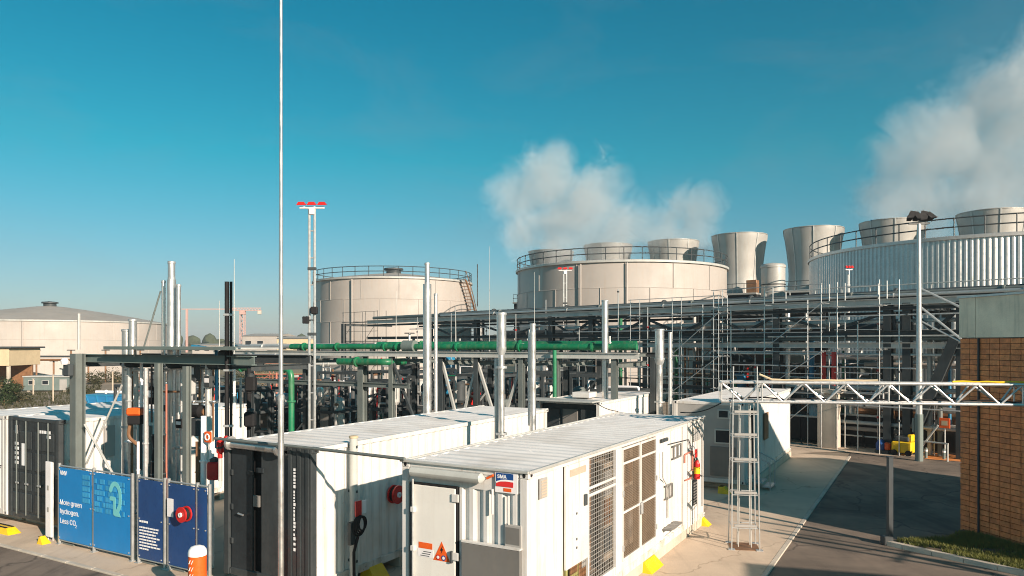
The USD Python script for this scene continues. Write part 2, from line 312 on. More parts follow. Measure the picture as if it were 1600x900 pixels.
# light edging stones along the pad, each its own piece
edge = thing("pad_edging", "light concrete edging stones along the road side of the pad", "kerb", S(2.24, 0), SITE)
for i in range(26):
    MB().rbox(0.004, 0.12, i * 1.0 - 0.34 + 0.006, i * 1.0 + 0.654, -0.06, 0.034, 0.008).build("edging_stone", M["kerb_concrete"], edge)
edge2 = thing("pad_edging", "light concrete edging stones along the front of the pad before the blue banners", "kerb", S(0, -0.34), SITE)
for i in range(24):
    MB().rbox(-21.7 + i + 0.006, -20.7 + i - 0.004, -0.12, -0.004, -0.06, 0.034, 0.008).build("edging_stone", M["kerb_concrete"], edge2)
C1W = V3(12.03, 19.76, 0); CN = V3(13.25, 14.45, 0)
sheet("far_pavement", [(3, 36.2), (11.9, 33.4), (15.3, 34.0), (19.5, 30.9), (30, 26), (34, 30), (22, 38), (14, 47), (3, 47)], 0.006, "pad_concrete")
sheet("orange_gravel", [(17.9, 31.9), (21.5, 29.5), (23, 31), (19, 34.0)], 0.012, "orange_soil")

# grass island, kerb stones
isl = [(9.42, 18.35), (9.6, 18.05), (11.25, 15.78), (14.2, 12.0), (15.5, 11), (15.0, 13.4), (13.12, 14.45), (11.95, 19.5), (11.2, 18.7)]
sheet("grass_bed", isl, 0.09, "soil", 0.1)
kb = thing("road_kerb", "pale kerb stones along the grass strip beside the brick wall", "kerb", (0, 0, 0))
kp = [V3(9.30, 18.30, 0), V3(9.55, 17.95, 0), V3(11.15, 15.70, 0), V3(14.1, 11.9, 0)]
acc = [kp[0]]
for a, b in zip(kp[:-1], kp[1:]):
    n = max(1, round(np.linalg.norm(b - a) / 0.75))
    for i in range(n):
        p, q = a + (b - a) * (i / n), a + (b - a) * ((i + 1) / n); d = (q - p) / np.linalg.norm(q - p)
        MB().bar(p + d * 0.006 + V3(0, 0, 0.055), q - d * 0.006 + V3(0, 0, 0.055), 0.14, 0.11).build("kerb_stone", M["kerb_concrete"], kb)
from shapely.geometry import Polygon as _P, Point as _Pt
def grass(poly, n, h, z, seed, label, mname="grass_blade"):
    r = random.Random(seed); P = _P(poly); x0, y0, x1, y1 = P.bounds; mb_v, mb_f = [], []
    while len(mb_f) < n:
        x, y = r.uniform(x0, x1), r.uniform(y0, y1)
        if not P.contains(_Pt(x, y)) or meshkit.noise(V3(x * 1.6, y * 1.6, 3)) < 0.28 * r.random() + 0.12: continue
        for _ in range(5):
            a, hh, w = r.uniform(0, 6.28), h * r.uniform(0.4, 1.2), r.uniform(0.006, 0.014) * (h / 0.09) ** 0.5
            px, py = x + r.uniform(-.05, .05), y + r.uniform(-.05, .05); lx, ly = r.uniform(-.6, .6) * hh, r.uniform(-.6, .6) * hh
            k = len(mb_v); mb_v += [(px - w * math.cos(a), py - w * math.sin(a), z), (px + w * math.cos(a), py + w * math.sin(a), z), (px + lx, py + ly, z + hh)]
            mb_f.append((k, k + 1, k + 2))
    return MB().add(mb_v, mb_f).build("grass", M[mname], smooth=False, label=label, cat="grass", kind="stuff")
grass(isl, 26000, 0.09, 0.09, 3, "sunlit grass strip between the kerb and the brick wall")

# ---------------------------------------------------------------- brick building on the right
bb = thing("brick_building", "brown brick building with a bare concrete band along its top", "building", C1W)
dW = (CN - C1W); LW = np.linalg.norm(dW); dW /= LW; nW = V3(dW[1], -dW[0], 0)      # nW points out of the visible wall, to the left
if nW[0] > 0: nW = -nW
dB = V3(0.995, -0.10, 0)
foot = [V3(0, 0, 0), CN - C1W, CN - C1W + dB * 12, dB * 12]
HB, HT = 5.14, 6.27
def prism(mb, poly, z0, z1):
    t = trimesh.creation.extrude_polygon(_P([p[:2] for p in poly]), z1 - z0, engine="earcut"); v = np.array(t.vertices); v[:, 2] += z0; return mb.add(v, t.faces)
inn = [p - nW * 0.06 for p in foot[:2]] + foot[2:]
prism(MB(), inn, -0.1, HB).build("wall_core", M["mortar"], bb, smooth=False)
band = [foot[0] + nW * 0.03 - dW * 0.05, foot[1] + nW * 0.03, foot[2], foot[3]]
nb = 4
for i in range(nb):
    a, b = [(0, 0.52), (0.535, 2.6), (2.615, 4.4), (4.415, LW)][i]
    q = [dW * a + nW * 0.03, dW * b + nW * 0.03, dW * b - nW * 0.25, dW * a - nW * 0.25]
    prism(MB(), q, HB + 0.02, HT - 0.06).build("concrete_panel", M["band_concrete"], bb, smooth=False)
prism(MB(), [q - nW * 0.3 for q in band], HB + 0.01, HT - 0.02).build("roof", M["concrete"], bb, smooth=False)
prism(MB(), [band[0] + nW * 0.03, band[1] + nW * 0.03, band[1] - nW * 0.3, band[0] - nW * 0.3], HT - 0.055, HT).build("coping", M["light_steel"], bb, smooth=False)
rows = 37; ch = HB / rows; bw = 0.30; rest = MB(); rb = random.Random(11)
vb = []
for r_ in range(rows):
    for c_ in range(int(LW / bw)):
        s0 = 0.012 + c_ * bw + (0.018 if c_ >= 2 else 0); s1 = s0 + bw - 0.016
        if s1 > LW: continue
        pr = rb.uniform(-0.004, 0.006)
        p = [dW * s0 + nW * pr, dW * s1 + nW * pr, dW * s1 - nW * 0.08, dW * s0 - nW * 0.08]
        v = [q + V3(0, 0, z) for z in (r_ * ch + 0.007, (r_ + 1) * ch - 0.007) for q in p]
        f = [(0, 1, 5, 4), (1, 2, 6, 5), (3, 0, 4, 7), (4, 5, 6, 7), (3, 2, 1, 0), (2, 3, 7, 6)]
        if c_ < 8 and (c_ < 7 or r_ > 10): MB().add(v, f).build("brick", M[rb.choice(["brick_a", "brick_a", "brick_b", "brick_c"])], bb, smooth=False)
        else: rest.add(v, f)
rest.build("far_bricks", M["brick_a"], bb, smooth=False, kind="stuff")
MB().tube(dW * 0.615 + nW * 0.03, dW * 0.615 + nW * 0.03 + V3(0, 0, HB), 0.028, 8).build("downpipe", M["dark_steel"], bb)
for k in range(5):
    MB().box(-0.03, 0.03, -0.03, 0.03, 0, 0.03).build("pipe_clip", M["dark_steel"], bb) if False else None

g0 = V3(9.42, 18.35, 0)
gp = thing("steel_post", "slim dark green steel post at the corner of the grass kerb", "post", g0)
MB().rbox(-0.06, 0.06, -0.06, 0.06, 0, 2.16, 0.01).build("post", M["dark_steel"], gp)
MB().rbox(-0.2, 0.03, -0.14, 0.1, 0, 0.22, 0.02).build("footing", M["dark_steel"], gp)
MB().rbox(-0.07, 0.07, -0.07, 0.07, 2.16, 2.19, 0.008).build("cap", M["dark_steel"], gp)

# low building just out of frame on the near right: its edge shades the road in the corner
sb = thing("site_building", "low rendered building at the near right edge of the yard", "building", (13.7, 5.95, 0), math.degrees(math.atan2(-0.66, 2.3)))
MB().rbox(0, 12, -8, 0, 0, 4.8, 0.02).build("wall", M["concrete"], sb)
MB().rbox(-0.12, 12.1, -8.1, 0.12, 4.8, 4.95, 0.02).build("roof", M["light_steel"], sb)

# overhead pipes just out of frame between the two buildings: their shadows stripe the road
op = thing("pipe_bridge", "overhead pipes on two posts just outside the right edge of the picture", "pipe rack", (14.3, 10.4, 0), math.degrees(math.atan2(-5.3, 6.3)))
for i, (y, z, r) in enumerate(((-.5, 4.0, .05), (-.2, 4.25, .07), (.15, 4.2, .035), (.5, 4.6, .06), (.7, 4.15, .03))): MB().tube((-.3, y, z), (8.0, y, z), r, 10).build("pipe", M["light_steel"], op)
for x in (2.2, 6.8):
    MB().rbox(x - .09, x + .09, -.09, .09, 0, 3.9, .01).build("post", M["grey_steel"], op); MB().rbox(x - .06, x + .06, -.8, .9, 3.905, 3.94, .006).build("cross_arm", M["grey_steel"], op)

# ---------------------------------------------------------------- storage tanks
def tank(label, X, Y, R, H, roof=1.5, m="tank_beige", ribs=0, rail=True, n=96, roofm="tank_roof", z0=0.0):
    t = thing("storage_tank", label, "storage tank", (X, Y, z0))
    if ribs:
        an = []; st = 2 * math.pi / ribs
        for i in range(ribs): an += [(i * st, 0), (i * st + .3 * st, 0.0), (i * st + .35 * st, 0.05), (i * st + .7 * st, 0.05)]
        v = [((R + o) * math.cos(a), (R + o) * math.sin(a), z) for z in (0, H) for a, o in an]; k = len(an)
        MB().add(v, [(i, (i + 1) % k, (i + 1) % k + k, i + k) for i in range(k)]).build("shell", M[m], t, smooth=15)
    else:
        # shell courses, each a few millimetres smaller than the one below
        nc = max(3, round(H / 2.4)); pr = []
        for i in range(nc):
            pr += [(R - 0.012 * i, H * i / nc), (R - 0.012 * i, H * (i + 1) / nc)]
        MB().lathe(pr, n=n).build("shell", M[m], t, smooth=20)
        wd = MB(); np_ = int(2 * math.pi * R / 4.2)
        for i in range(1, nc): wd.ring((0, 0, H * i / nc), R - .012 * i + .012, .03, n, 4)
        for i in range(nc):
            for k_ in range(np_):
                a = 2 * math.pi * (k_ + .5 * (i % 2)) / np_; c_, s_ = math.cos(a) * (R + .002), math.sin(a) * (R + .002); wd.tube((c_, s_, H * i / nc), (c_, s_, H * (i + 1) / nc), .025, 4)
        wd.build("weld_seams", M[m], t, kind="stuff")
    MB().lathe([(R - 0.3, H - 0.22), (R + 0.14, H - 0.22), (R + 0.16, H - 0.03), (R + 0.1, H), (R - 0.3, H + 0.01)], n=n).build("top_rim", M["light_steel" if not ribs else "aluminium"], t, smooth=30)
    MB().lathe([(R + 0.05, H - 0.005), (R * 0.72, H + roof * 0.34), (R * 0.4, H + roof * 0.68), (R * 0.12, H + roof * 0.94), (0.01, H + roof)], n=n).build("roof", M[roofm], t, smooth=40)
    v = MB().lathe([(0.9, roof + H - 0.3), (0.9, roof + H + 0.35), (1.2, roof + H + 0.4), (1.15, roof + H + 0.6), (0.01, roof + H + 0.75)], n=16)
    v.build("roof_vent", M["dark_steel"], t)
    if rail:
        m_ = MB()
        for h in (0.55, 1.1): m_.ring((0, 0, H + h), R, 0.045, 96, 5)
        k = int(2 * math.pi * R / 1.6)
        for i in range(k):
            a = 2 * math.pi * i / k; m_.tube((R * math.cos(a), R * math.sin(a), H - 0.1), (R * math.cos(a), R * math.sin(a), H + 1.12), 0.04, 5)
        m_.build("handrail", M["dark_steel"], t)
    return t
def pixX(px, Y): return (px - 800) / FPX * Y
T1 = tank("low wide beige storage tank with a shallow domed roof at the far left", pixX(78, 115), 115, 16.6, 8.3, 2.6, rail=False)
T2 = tank("beige storage tank with a handrail and roof vent behind the lamp mast", pixX(615, 90), 90, 9.5, 12.4, 1.2)
T3 = tank("wide beige tank with roof handrail left of the flared fan stacks", pixX(969, 75), 75, 10.5, 12.4, 0.25)
T4 = tank("huge tank clad in ribbed metal sheet at the right", pixX(1538, 55), 55, 12.1, 11.7, 0.3, m="cladding", ribs=250, roofm="cladding")
for T, R, H, phis, rr in ((T3, 10.5, 12.4, (-2.05, -1.66), 0.07), (T2, 9.5, 12.4, (-1.9,), 0.07), (T1, 16.6, 8.3, (-1.85, -1.2), 0.1)):
    for a in phis:
        MB().tube(((R + .16) * math.cos(a), (R + .16) * math.sin(a), 0), ((R + .16) * math.cos(a), (R + .16) * math.sin(a), H - .3), rr, 8).build("downpipe", M["tank_beige"], T)
# spiral stair at the right of tank 2, rust brown
st = MB(); rl = MB()
for i in range(34):
    a = -0.5 + 0.85 * i / 33; z = 12.2 * (1 - i / 33.0) + 0.2
    c, s_ = math.cos(a), math.sin(a); q = V3(c, s_, 0); tn = V3(-s_, c, 0)
    st.bar(q * 9.56 + V3(0, 0, z), q * 10.4 + V3(0, 0, z), 0.4, 0.05)
rl.path([(10.4 * math.cos(-0.5 + 0.85 * i / 33), 10.4 * math.sin(-0.5 + 0.85 * i / 33), 12.2 * (1 - i / 33.0) + 1.2) for i in range(34)], 0.05, 6)
rl.path([(10.4 * math.cos(-0.5 + 0.85 * i / 33), 10.4 * math.sin(-0.5 + 0.85 * i / 33), 12.2 * (1 - i / 33.0) + 0.15) for i in range(34)], 0.12, 6)
st.build("stair_treads", M["copper_brown"], T2); rl.build("stair_rail", M["copper_brown"], T2)
lt = MB()
for k in (-0.25, 0.25): lt.tube((10.1 + 0.2, k - 1.0, 9.5), (10.1 + 0.2, k - 1.0, 14.6), 0.05, 6)
for i in range(14): lt.tube((10.3, -1.25, 9.7 + .36 * i), (10.3, -0.75, 9.7 + .36 * i), 0.035, 5)
lt.build("ladder", M["dark_steel"], T2)

# ---------------------------------------------------------------- cooling tower cells with fan stacks
ctd = V3(0.805, -0.593, 0); ct_rot = math.degrees(math.atan2(-0.593, 0.805))
cells = [(861, 105.7, "cooling tower cell farthest left, its pale fan stack just peeping over the beige tank"),
         (950, 99.0, "cooling tower cell second from the left, its pale fan stack behind the beige tank"),
         (1052, 95.5, "cooling tower cell third from the left, its fan stack under the low steam"),
         (1155, 90.0, "cooling tower cell with a tall flared stack just right of the beige tank"),
         (1271, 85.0, "cooling tower cell with a tall flared stack just left of the ribbed tank"),
         (1394, 80.0, "cooling tower cell behind the ribbed tank, its stack left of the rightmost one"),
         (1552, 74.3, "cooling tower cell farthest right, its wide stack at the picture edge")]
def fan_cell(px, Y, label):
    X = pixX(px, Y); t = thing("cooling_tower", label, "cooling tower", (X, Y, 0), ct_rot)
    MB().rbox(-3.55, 3.55, -4.2, 4.2, 3.0, 10.65, 0.05).build("casing", M["dark_louvre"], t)
    for i in range(9): MB().hull([(x, -4.24 + dy, 3.2 + 0.8 * i + dz) for x in (-3.45, 3.45) for dy, dz in ((0, 0), (-.35, -.25), (-.35, -.3), (0, -.05))]).build("louvre", M["dark_louvre"], t, smooth=False)
    for x in (-3.3, 0, 3.3): MB().rbox(x - .2, x + .2, -4.1, -3.7, 0, 3.0, .02).build("leg", M["concrete"], t)
    MB().rbox(-3.57, 3.57, -4.5, 4.5, 10.65, 10.87, 0.03).build("deck", M["fibreglass"], t)
    z0 = 10.87; prof = [(2.85, 0.0), (2.78, 0.15), (2.64, 1.4), (2.62, 2.3), (2.70, 3.4), (2.86, 4.8), (3.06, 6.2), (3.2, 6.75), (3.24, 7.25), (3.30, 7.25), (3.30, 7.32), (3.14, 7.32), (2.98, 6.2), (2.78, 4.8), (2.55, 2.3), (2.6, 0.05)]
    s_ = MB().lathe(prof, (0, 0, z0), 56).build("fan_stack", M["fibreglass"], t, smooth=40)
    r = MB()
    for i in range(8):
        a = 2 * math.pi * i / 8 + .25
        v = [((rr + o) * math.cos(a + da), (rr + o) * math.sin(a + da), z0 + z) for rr, z in prof[1:9] for o, da in ((-.02, -.018), (.07, -.018), (.07, .018), (-.02, .018))]
        r.add(v, [(4 * k + j, 4 * k + (j + 1) % 4, 4 * k + 4 + (j + 1) % 4, 4 * k + 4 + j) for k in range(7) for j in range(4)])
    r.build("seam_rib", M["light_steel"], s_, smooth=False)
    h = MB()
    for zz in (0.55, 1.1):
        for a, b in (((-3.5, -4.4), (3.5, -4.4)), ((-3.5, 4.4), (3.5, 4.4))): h.tube((*a, z0 + zz), (*b, z0 + zz), 0.035, 5)
    for i in range(6): h.tube((-3.5 + 1.4 * i, -4.4, z0), (-3.5 + 1.4 * i, -4.4, z0 + 1.1), 0.035, 5)
    h.build("handrail", M["dark_steel"], t, kind="stuff")
    b_ = MB()
    for k in range(6):
        a = k * math.pi / 3 + px; b_.bar((0.3 * math.cos(a), 0.3 * math.sin(a), z0 + 2.2), (2.4 * math.cos(a), 2.4 * math.sin(a), z0 + 2.25), 0.5, 0.05)
    b_.lathe([(0.01, 1.9), (0.4, 1.9), (0.4, 2.5), (0.01, 2.6)], (0, 0, z0), 12); b_.build("fan", M["dark_steel"], t)
    MB().rbox(2.2, 3.4, -4.0, -3.0, z0, z0 + 1.5, .04).build("gearbox_housing", M["copper_brown"], t)
    return t
for px, Y, lab in cells: fan_cell(px, Y, lab)
# small silver vessel between the two flared stacks
vs = thing("vessel", "small silver vessel on the roof between the two tall flared fan stacks", "vessel", (*at(1208, 500, 70)[:2], 0))
MB().lathe([(1.1, 0), (1.1, 12.2), (1.16, 12.2), (1.16, 12.4), (1.0, 12.55), (0.01, 12.7)], n=28).build("shell", M["fibreglass"], vs)
MB().ring((0, 0, 10.6), 1.12, 0.05, 24, 5).ring((0, 0, 8.6), 1.12, 0.05, 24, 5).build("band", M["dark_steel"], vs)

# ---------------------------------------------------------------- steam
def steam(label, lobes, k, seed, amp=0.8, sc=0.15, g=-0.6):
    mans = []
    for c, r in lobes:
        s_ = trimesh.creation.icosphere(3, 1.0); v = np.array(s_.vertices); d = 0.8 + 0.5 * meshkit.fbm(v * 1.7 + np.array(c), 4, seed)
        v = v * (r * 1.12 * d)[:, None] + np.array(c); mans.append(m3.Manifold(m3.Mesh(v.astype(np.float32), np.array(s_.faces, np.uint32))))
    u = m3.Manifold.batch_boolean(mans, m3.OpType.Add)
    nodes = {"geo": ("geometry", {}), "nz": ("noise_texture", {"scale": sc, "detail": 9.0, "roughness": 0.68, "distortion": 0.9}),
             "nb": ("math", {"math_type": "multiply_add", "value2": 2.0 * amp, "value3": -1.0 * amp})}
    links = [("geo.position", "nz.vector"), ("nz.fac", "nb.value1")]; prev = None
    for i, (c, r) in enumerate(lobes):
        nodes[f"d{i}"] = ("vector_math", {"math_type": "distance", "vector2": tuple(map(float, c))}); links.append(("geo.position", f"d{i}.vector1"))
        nodes[f"s{i}"] = ("math", {"math_type": "multiply_add", "value2": -1.0 / r, "value3": 1.0}); links.append((f"d{i}.value", f"s{i}.value1"))
        if prev is None: prev = f"s{i}.value"
        else:
            nodes[f"m{i}"] = ("math", {"math_type": "maximum"}); links += [(prev, f"m{i}.value1"), (f"s{i}.value", f"m{i}.value2")]; prev = f"m{i}.value"
    nodes["sum"] = ("math", {"math_type": "add"}); links += [(prev, "sum.value1"), ("nb.value", "sum.value2")]
    nodes["den"] = ("map_range", {"range_type": "smoothstep", "from_min": 0.04, "from_max": 0.75, "to_min": 0.0, "to_max": k, "clamp": True}); links.append(("sum.value", "den.value"))
    nodes["v"] = ("principled_volume", {"color": (0.95, 0.975, 1.0), "anisotropy": g}); links.append(("den.result", "v.density"))
    m_ = usdkit.material(stage, numbered("/World/Looks", "steam"), nodes, links, volume="v.volume")
    mm = u.to_mesh()
    return MB().add(mm.vert_properties[:, :3], mm.tri_verts).build("steam_plume", m_, smooth=False, label=label, cat="steam", kind="stuff")
def lob(Y, *ps): return [(tuple(at(px, py, Y + dy)), 1.28 * r * Y / FPX) for px, py, r, dy in ps]
steam("white steam drifting low over the wide beige tank", lob(96, (862, 285, 54, 0), (812, 306, 50, 1), (915, 318, 64, -1), (880, 355, 62, 1), (965, 356, 52, 0), (1030, 378, 40, -1), (1088, 336, 44, 1), (1085, 372, 38, 0), (825, 358, 44, 2), (930, 380, 46, 1), (870, 250, 30, 0), (1000, 350, 40, 0), (1042, 345, 36, 0), (861, 386, 26, 9), (950, 376, 28, 3), (1052, 372, 32, 0)), 0.14, 5, 1.25, 0.2)
steam("tall white steam plume rising at the right edge above the ribbed tank", lob(82, (1405, 250, 56, 0), (1392, 305, 58, 1), (1470, 235, 76, -1), (1470, 310, 72, 0), (1560, 170, 86, 1), (1560, 270, 90, 0), (1640, 118, 78, 0), (1630, 200, 80, 2), (1510, 190, 52, 1), (1394, 332, 34, -2), (1552, 318, 44, -7)), 0.13, 9, 1.25, 0.17, -0.1)

# ---------------------------------------------------------------- containers
def shell(t, W, L, z0=0.27, z1=3.01, side="white_paint", frame="white_paint", roof="white_roof", right=True, left=True, back=True, front=False, found="concrete", rpitch=0.275, ff=None):
    """A steel container: x from -W to 0, y from 0 to L. Frame, rails, castings, sheets, roof."""
    fm, sm = M[frame], M[side]; ff = M[ff] if ff else fm
    for x in (-W, -0.14):
        for y in (0, L - 0.14):
            MB().rbox(x, x + 0.14, y, y + 0.14, z0 + 0.11, z1 - 0.11, 0.012).build("corner_post", ff if y == 0 else fm, t)
            for z in (z0, z1 - 0.11):
                c = MB().rbox(x - 0.004, x + 0.164, y - 0.004, y + 0.174, z, z + 0.112, 0.012).build("corner_casting", ff if y == 0 else fm, t)
                hx = x + 0.08
                if y == 0: MB().hull([(hx + 0.03 * math.cos(a), -0.006, z + .056 + 0.04 * math.sin(a)) for a in np.linspace(0, 6, 9)] + [(hx, -0.002, z + .056)]).build("hole", M["rubber"], c, smooth=False)
                if x > -1: MB().hull([(0.0255, y + .085 + 0.04 * math.cos(a), z + .056 + 0.03 * math.sin(a)) for a in np.linspace(0, 6, 9)] + [(0.021, y + .085, z + .056)]).build("hole", M["rubber"], c, smooth=False)
    for x in (-W + 0.003, -0.083):
        MB().rbox(x, x + 0.08, 0.17, L - 0.17, z1 - 0.105, z1 - 0.012, 0.008).build("top_rail", fm, t)
        MB().rbox(x - .002, x + 0.085, 0.17, L - 0.17, z0, z0 + 0.16, 0.008).build("bottom_rail", M["grimy_white"] if frame == "white_paint" else fm, t)
    for y in (0.003, L - 0.083):
        MB().rbox(-W + 0.165, -0.165, y, y + 0.08, z1 - 0.105, z1 - 0.012, 0.008).build("top_rail", ff if y < 1 else fm, t)
        MB().rbox(-W + 0.165, -0.165, y, y + 0.08, z0, z0 + 0.14, 0.008).build("bottom_rail", ff if y < 1 else fm, t)
    if right: MB().corr((-0.05, 0.14, z0 + 0.16), (0, 1, 0), L - 0.28, z1 - z0 - 0.265, (1, 0, 0)).build("side_panel", sm, t, smooth=False)
    if left: MB().corr((-W + 0.05, 0.14, z0 + 0.16), (0, 1, 0), L - 0.28, z1 - z0 - 0.265, (-1, 0, 0)).build("side_panel", sm, t, smooth=False)
    if back: MB().corr((-W + 0.14, L - 0.05, z0 + 0.14), (1, 0, 0), W - 0.28, z1 - z0 - 0.245, (0, 1, 0)).build("end_panel", sm, t, smooth=False)
    if front: MB().corr((-W + 0.14, 0.05, z0 + 0.14), (1, 0, 0), W - 0.28, z1 - z0 - 0.245, (0, -1, 0)).build("end_panel", sm, t, smooth=False)
    MB().corr((-W + 0.07, 0.07, z1 - 0.035), (0, 1, 0), L - 0.14, V3(W - 0.14, 0, 0), (0, 0, 1), 0.36, 0.022).build("roof_panel", M[roof], t, smooth=False)
    MB().box(-W + 0.06, -0.06, 0.06, L - 0.06, z0 + 0.02, z0 + 0.1).build("floor", M["wood"], t, smooth=False)
    for y in np.arange(0.4, L, 2.3): MB().rbox(-W + 0.05, -0.03, y, y + 0.45, 0.03, z0 - 0.002, 0.01).build("footing", M[found], t)

# ---- C1: inverter container in the foreground
L1, W1, Z0, Z1 = 10.15, 2.44, 0.27, 3.01
c1 = thing("container", "white inverter container with mesh doors along its side, nearest the camera", "container", S(0, 0), SITE)
shell(c1, W1, L1, right=False, front=False)
wp, gm = M["white_paint"], M["galvanised"]
for y in (-0.045, ): MB().rbox(-W1 - 0.02, 0.035, y, y + 0.05, Z1 - 0.02, Z1 + 0.025, 0.008).build("roof_trim", M["light_steel"], c1)
MB().rbox(-0.012, 0.05, 0.01, L1, Z1 - 0.03, Z1 + 0.02, 0.008).build("roof_trim", M["light_steel"], c1)
MB().rbox(-W1 - 0.03, -W1 + .01, 0.01, L1, Z1 - 0.03, Z1 + 0.012, 0.008).build("roof_trim", M["light_steel"], c1)
# front
MB().corr((-1.22, 0.06, Z0 + 0.14), (1, 0, 0), 1.08, 2.25, (0, -1, 0), 0.27, 0.036).build("front_panel", wp, c1, smooth=False)
MB().box(-2.30, -0.141, 0.02, 0.06, Z0 + 2.39, Z1 - 0.106).build("front_header", wp, c1, smooth=False)
MB().rbox(-1.26, -1.20, -0.004, 0.07, Z0 + 0.14, Z0 + 2.39, .006).build("door_jamb", wp, c1)
d = MB().rbox(-2.245, -1.285, -0.012, 0.05, Z0 + 0.12, Z0 + 2.40, 0.006).build("door_gasket", M["rubber"], c1)
dr = MB().rbox(-2.205, -1.325, -0.03, 0.0, Z0 + 0.15, Z0 + 2.36, 0.008).build("door", M["door_white"], c1)
MB().tube((-2.16, -0.06, Z0 + 0.15), (-2.16, -0.06, Z0 + 2.46), 0.018, 8).build("lock_rod", gm, dr)
for z in (0.6, 1.25, 1.9): MB().rbox(-2.20, -2.12, -0.085, -0.031, Z0 + z, Z0 + z + 0.09, .008).build("rod_bracket", wp, dr)
for z in (0.4, 1.2, 2.15): MB().rbox(-1.38, -1.25, -0.055, -0.031, Z0 + z, Z0 + z + 0.13, .006).build("hinge", wp, dr)
MB().rbox(-1.40, -1.36, -0.075, -0.031, 1.42, 1.62, .01).build("handle", M["dark_steel"], dr)
MB().box(-2.06, -1.78, -0.0335, -0.031, 1.58, 1.68).build("sticker", M["orange_paint"], dr, smooth=False)
MB().box(-2.08, -1.76, -0.0335, -0.031, 1.44, 1.575).build("sticker", M["sign_white"], dr, smooth=False)
mk = MB()
for k in range(3): mk.box(-2.02 + k * 0.03, -1.84 + k * .02, -0.036, -0.034, 1.455 + .035 * k, 1.467 + .035 * k)
mk.build("print_mark", M["dark_steel"], dr, smooth=False)
def extr_xz(poly, y0, y1):
    t = trimesh.creation.extrude_polygon(_P(poly), y1 - y0, engine="earcut"); v = np.array(t.vertices)
    return np.column_stack([v[:, 0], y1 - v[:, 2], v[:, 1]]), t.faces
MB().add(*extr_xz([(-1.76, 1.42), (-1.42, 1.42), (-1.59, 1.74)], -0.0335, -0.031)).build("warning_triangle", M["orange_paint"], dr, smooth=False)
MB().add(*extr_xz([(-1.605, 1.62), (-1.56, 1.68), (-1.585, 1.62), (-1.555, 1.62), (-1.60, 1.54), (-1.59, 1.59), (-1.62, 1.59)], -0.0365, -0.034)).build("bolt_symbol", M["rubber"], dr, smooth=False)
for x, m_ in ((-1.66, "red_paint"), (-1.55, "logo_blue")):
    q = MB().lathe([(0.045, 0), (0.045, 0.002), (0.001, 0.003)], n=16); v = np.column_stack([q.v[0][:, 0] + x, -0.0345 - q.v[0][:, 2], q.v[0][:, 1] + 1.475]); MB().add(v, q.f[0]).build("round_symbol", M[m_], dr)
    q = MB().lathe([(0.026, 0), (0.026, 0.002), (0.001, 0.003)], n=12); v = np.column_stack([q.v[0][:, 0] + x, -0.0376 - q.v[0][:, 2], q.v[0][:, 1] + 1.475]); MB().add(v, q.f[0]).build("round_symbol", M["sign_white"], dr)
lp = MB().hull([(x, -0.05 + 0.085 * math.sin(a) - .03, 2.86 + 0.085 * math.cos(a)) for x in (-2.16, -0.80) for a in np.linspace(0, 2 * math.pi, 13)] + [(x, -0.07, 2.86) for x in (-2.25, -0.72)]).build("lamp_cover", M["lamp_cover"], c1)
MB().box(-2.1, -0.85, -0.02, 0.019, 2.82, 2.90).build("lamp_base", M["box_grey"], c1, smooth=False)
MB().tube((-0.72, -0.03, 2.86), (-0.60, -0.03, 2.92), 0.02, 8).build("lamp_cable", M["orange_paint"], c1)
# logo plate
pl = MB().box(-0.575, -0.165, -0.014, -0.004, 2.66, 2.985).build("sign_plate", M["sign_white"], c1, smooth=False)
MB().box(-0.555, -0.245, -0.018, -0.0145, 2.775, 2.965).build("logo_field", M["logo_blue"], pl, smooth=False)
MB().add(*text("SMA", 0.055, -0.535, 2.885, -0.0185, 0.002, True)).build("lettering", M["letter_white"], pl, smooth=False)
sw = [(-0.555, 2.805), (-0.47, 2.835), (-0.38, 2.842), (-0.245, 2.838), (-0.245, 2.865), (-0.38, 2.87), (-0.47, 2.858), (-0.555, 2.828)]
MB().add(*extr_xz(sw, -0.0215, -0.0185)).build("logo_swoosh", M["letter_white"], pl, smooth=False)
MB().add(*extr_xz([(-0.555, 2.755), (-0.245, 2.755), (-0.245, 2.838), (-0.38, 2.842), (-0.47, 2.835), (-0.555, 2.805)], -0.0216, -0.0186)).build("logo_swoosh", M["logo_red"], pl, smooth=False)
MB().box(-0.42, -0.28, -0.018, -0.0145, 2.68, 2.735).build("small_label", M["orange_paint"], pl, smooth=False)
bx = MB().rbox(-0.40, -0.10, -0.02, 0.05, 1.82, 2.17, .008).build("junction_box", M["box_grey"], c1)
MB().box(-0.37, -0.13, -0.026, -0.021, 1.87, 2.13).build("box_cover", M["panel_grey"], bx, smooth=False)
MB().tube((-0.62, -0.02, 2.30), (-0.62, -0.02, 2.70), 0.018, 8).build("conduit", wp, c1)
MB().tube((-0.33, -0.01, 2.17), (-0.33, -0.01, 2.62), 0.015, 8).build("conduit", wp, c1)
for x0, x1 in ((-1.17, -0.09),):
    pg = MB().rbox(x0, x1, -0.085, -0.005, 0.42, 1.80, .01).build("grey_panel", M["panel_grey"], c1)
    MB().box(x0 - 0.0, x1 + 0.0, -0.09, -0.004, 1.805, 1.83).build("panel_flashing", wp, pg, smooth=False)
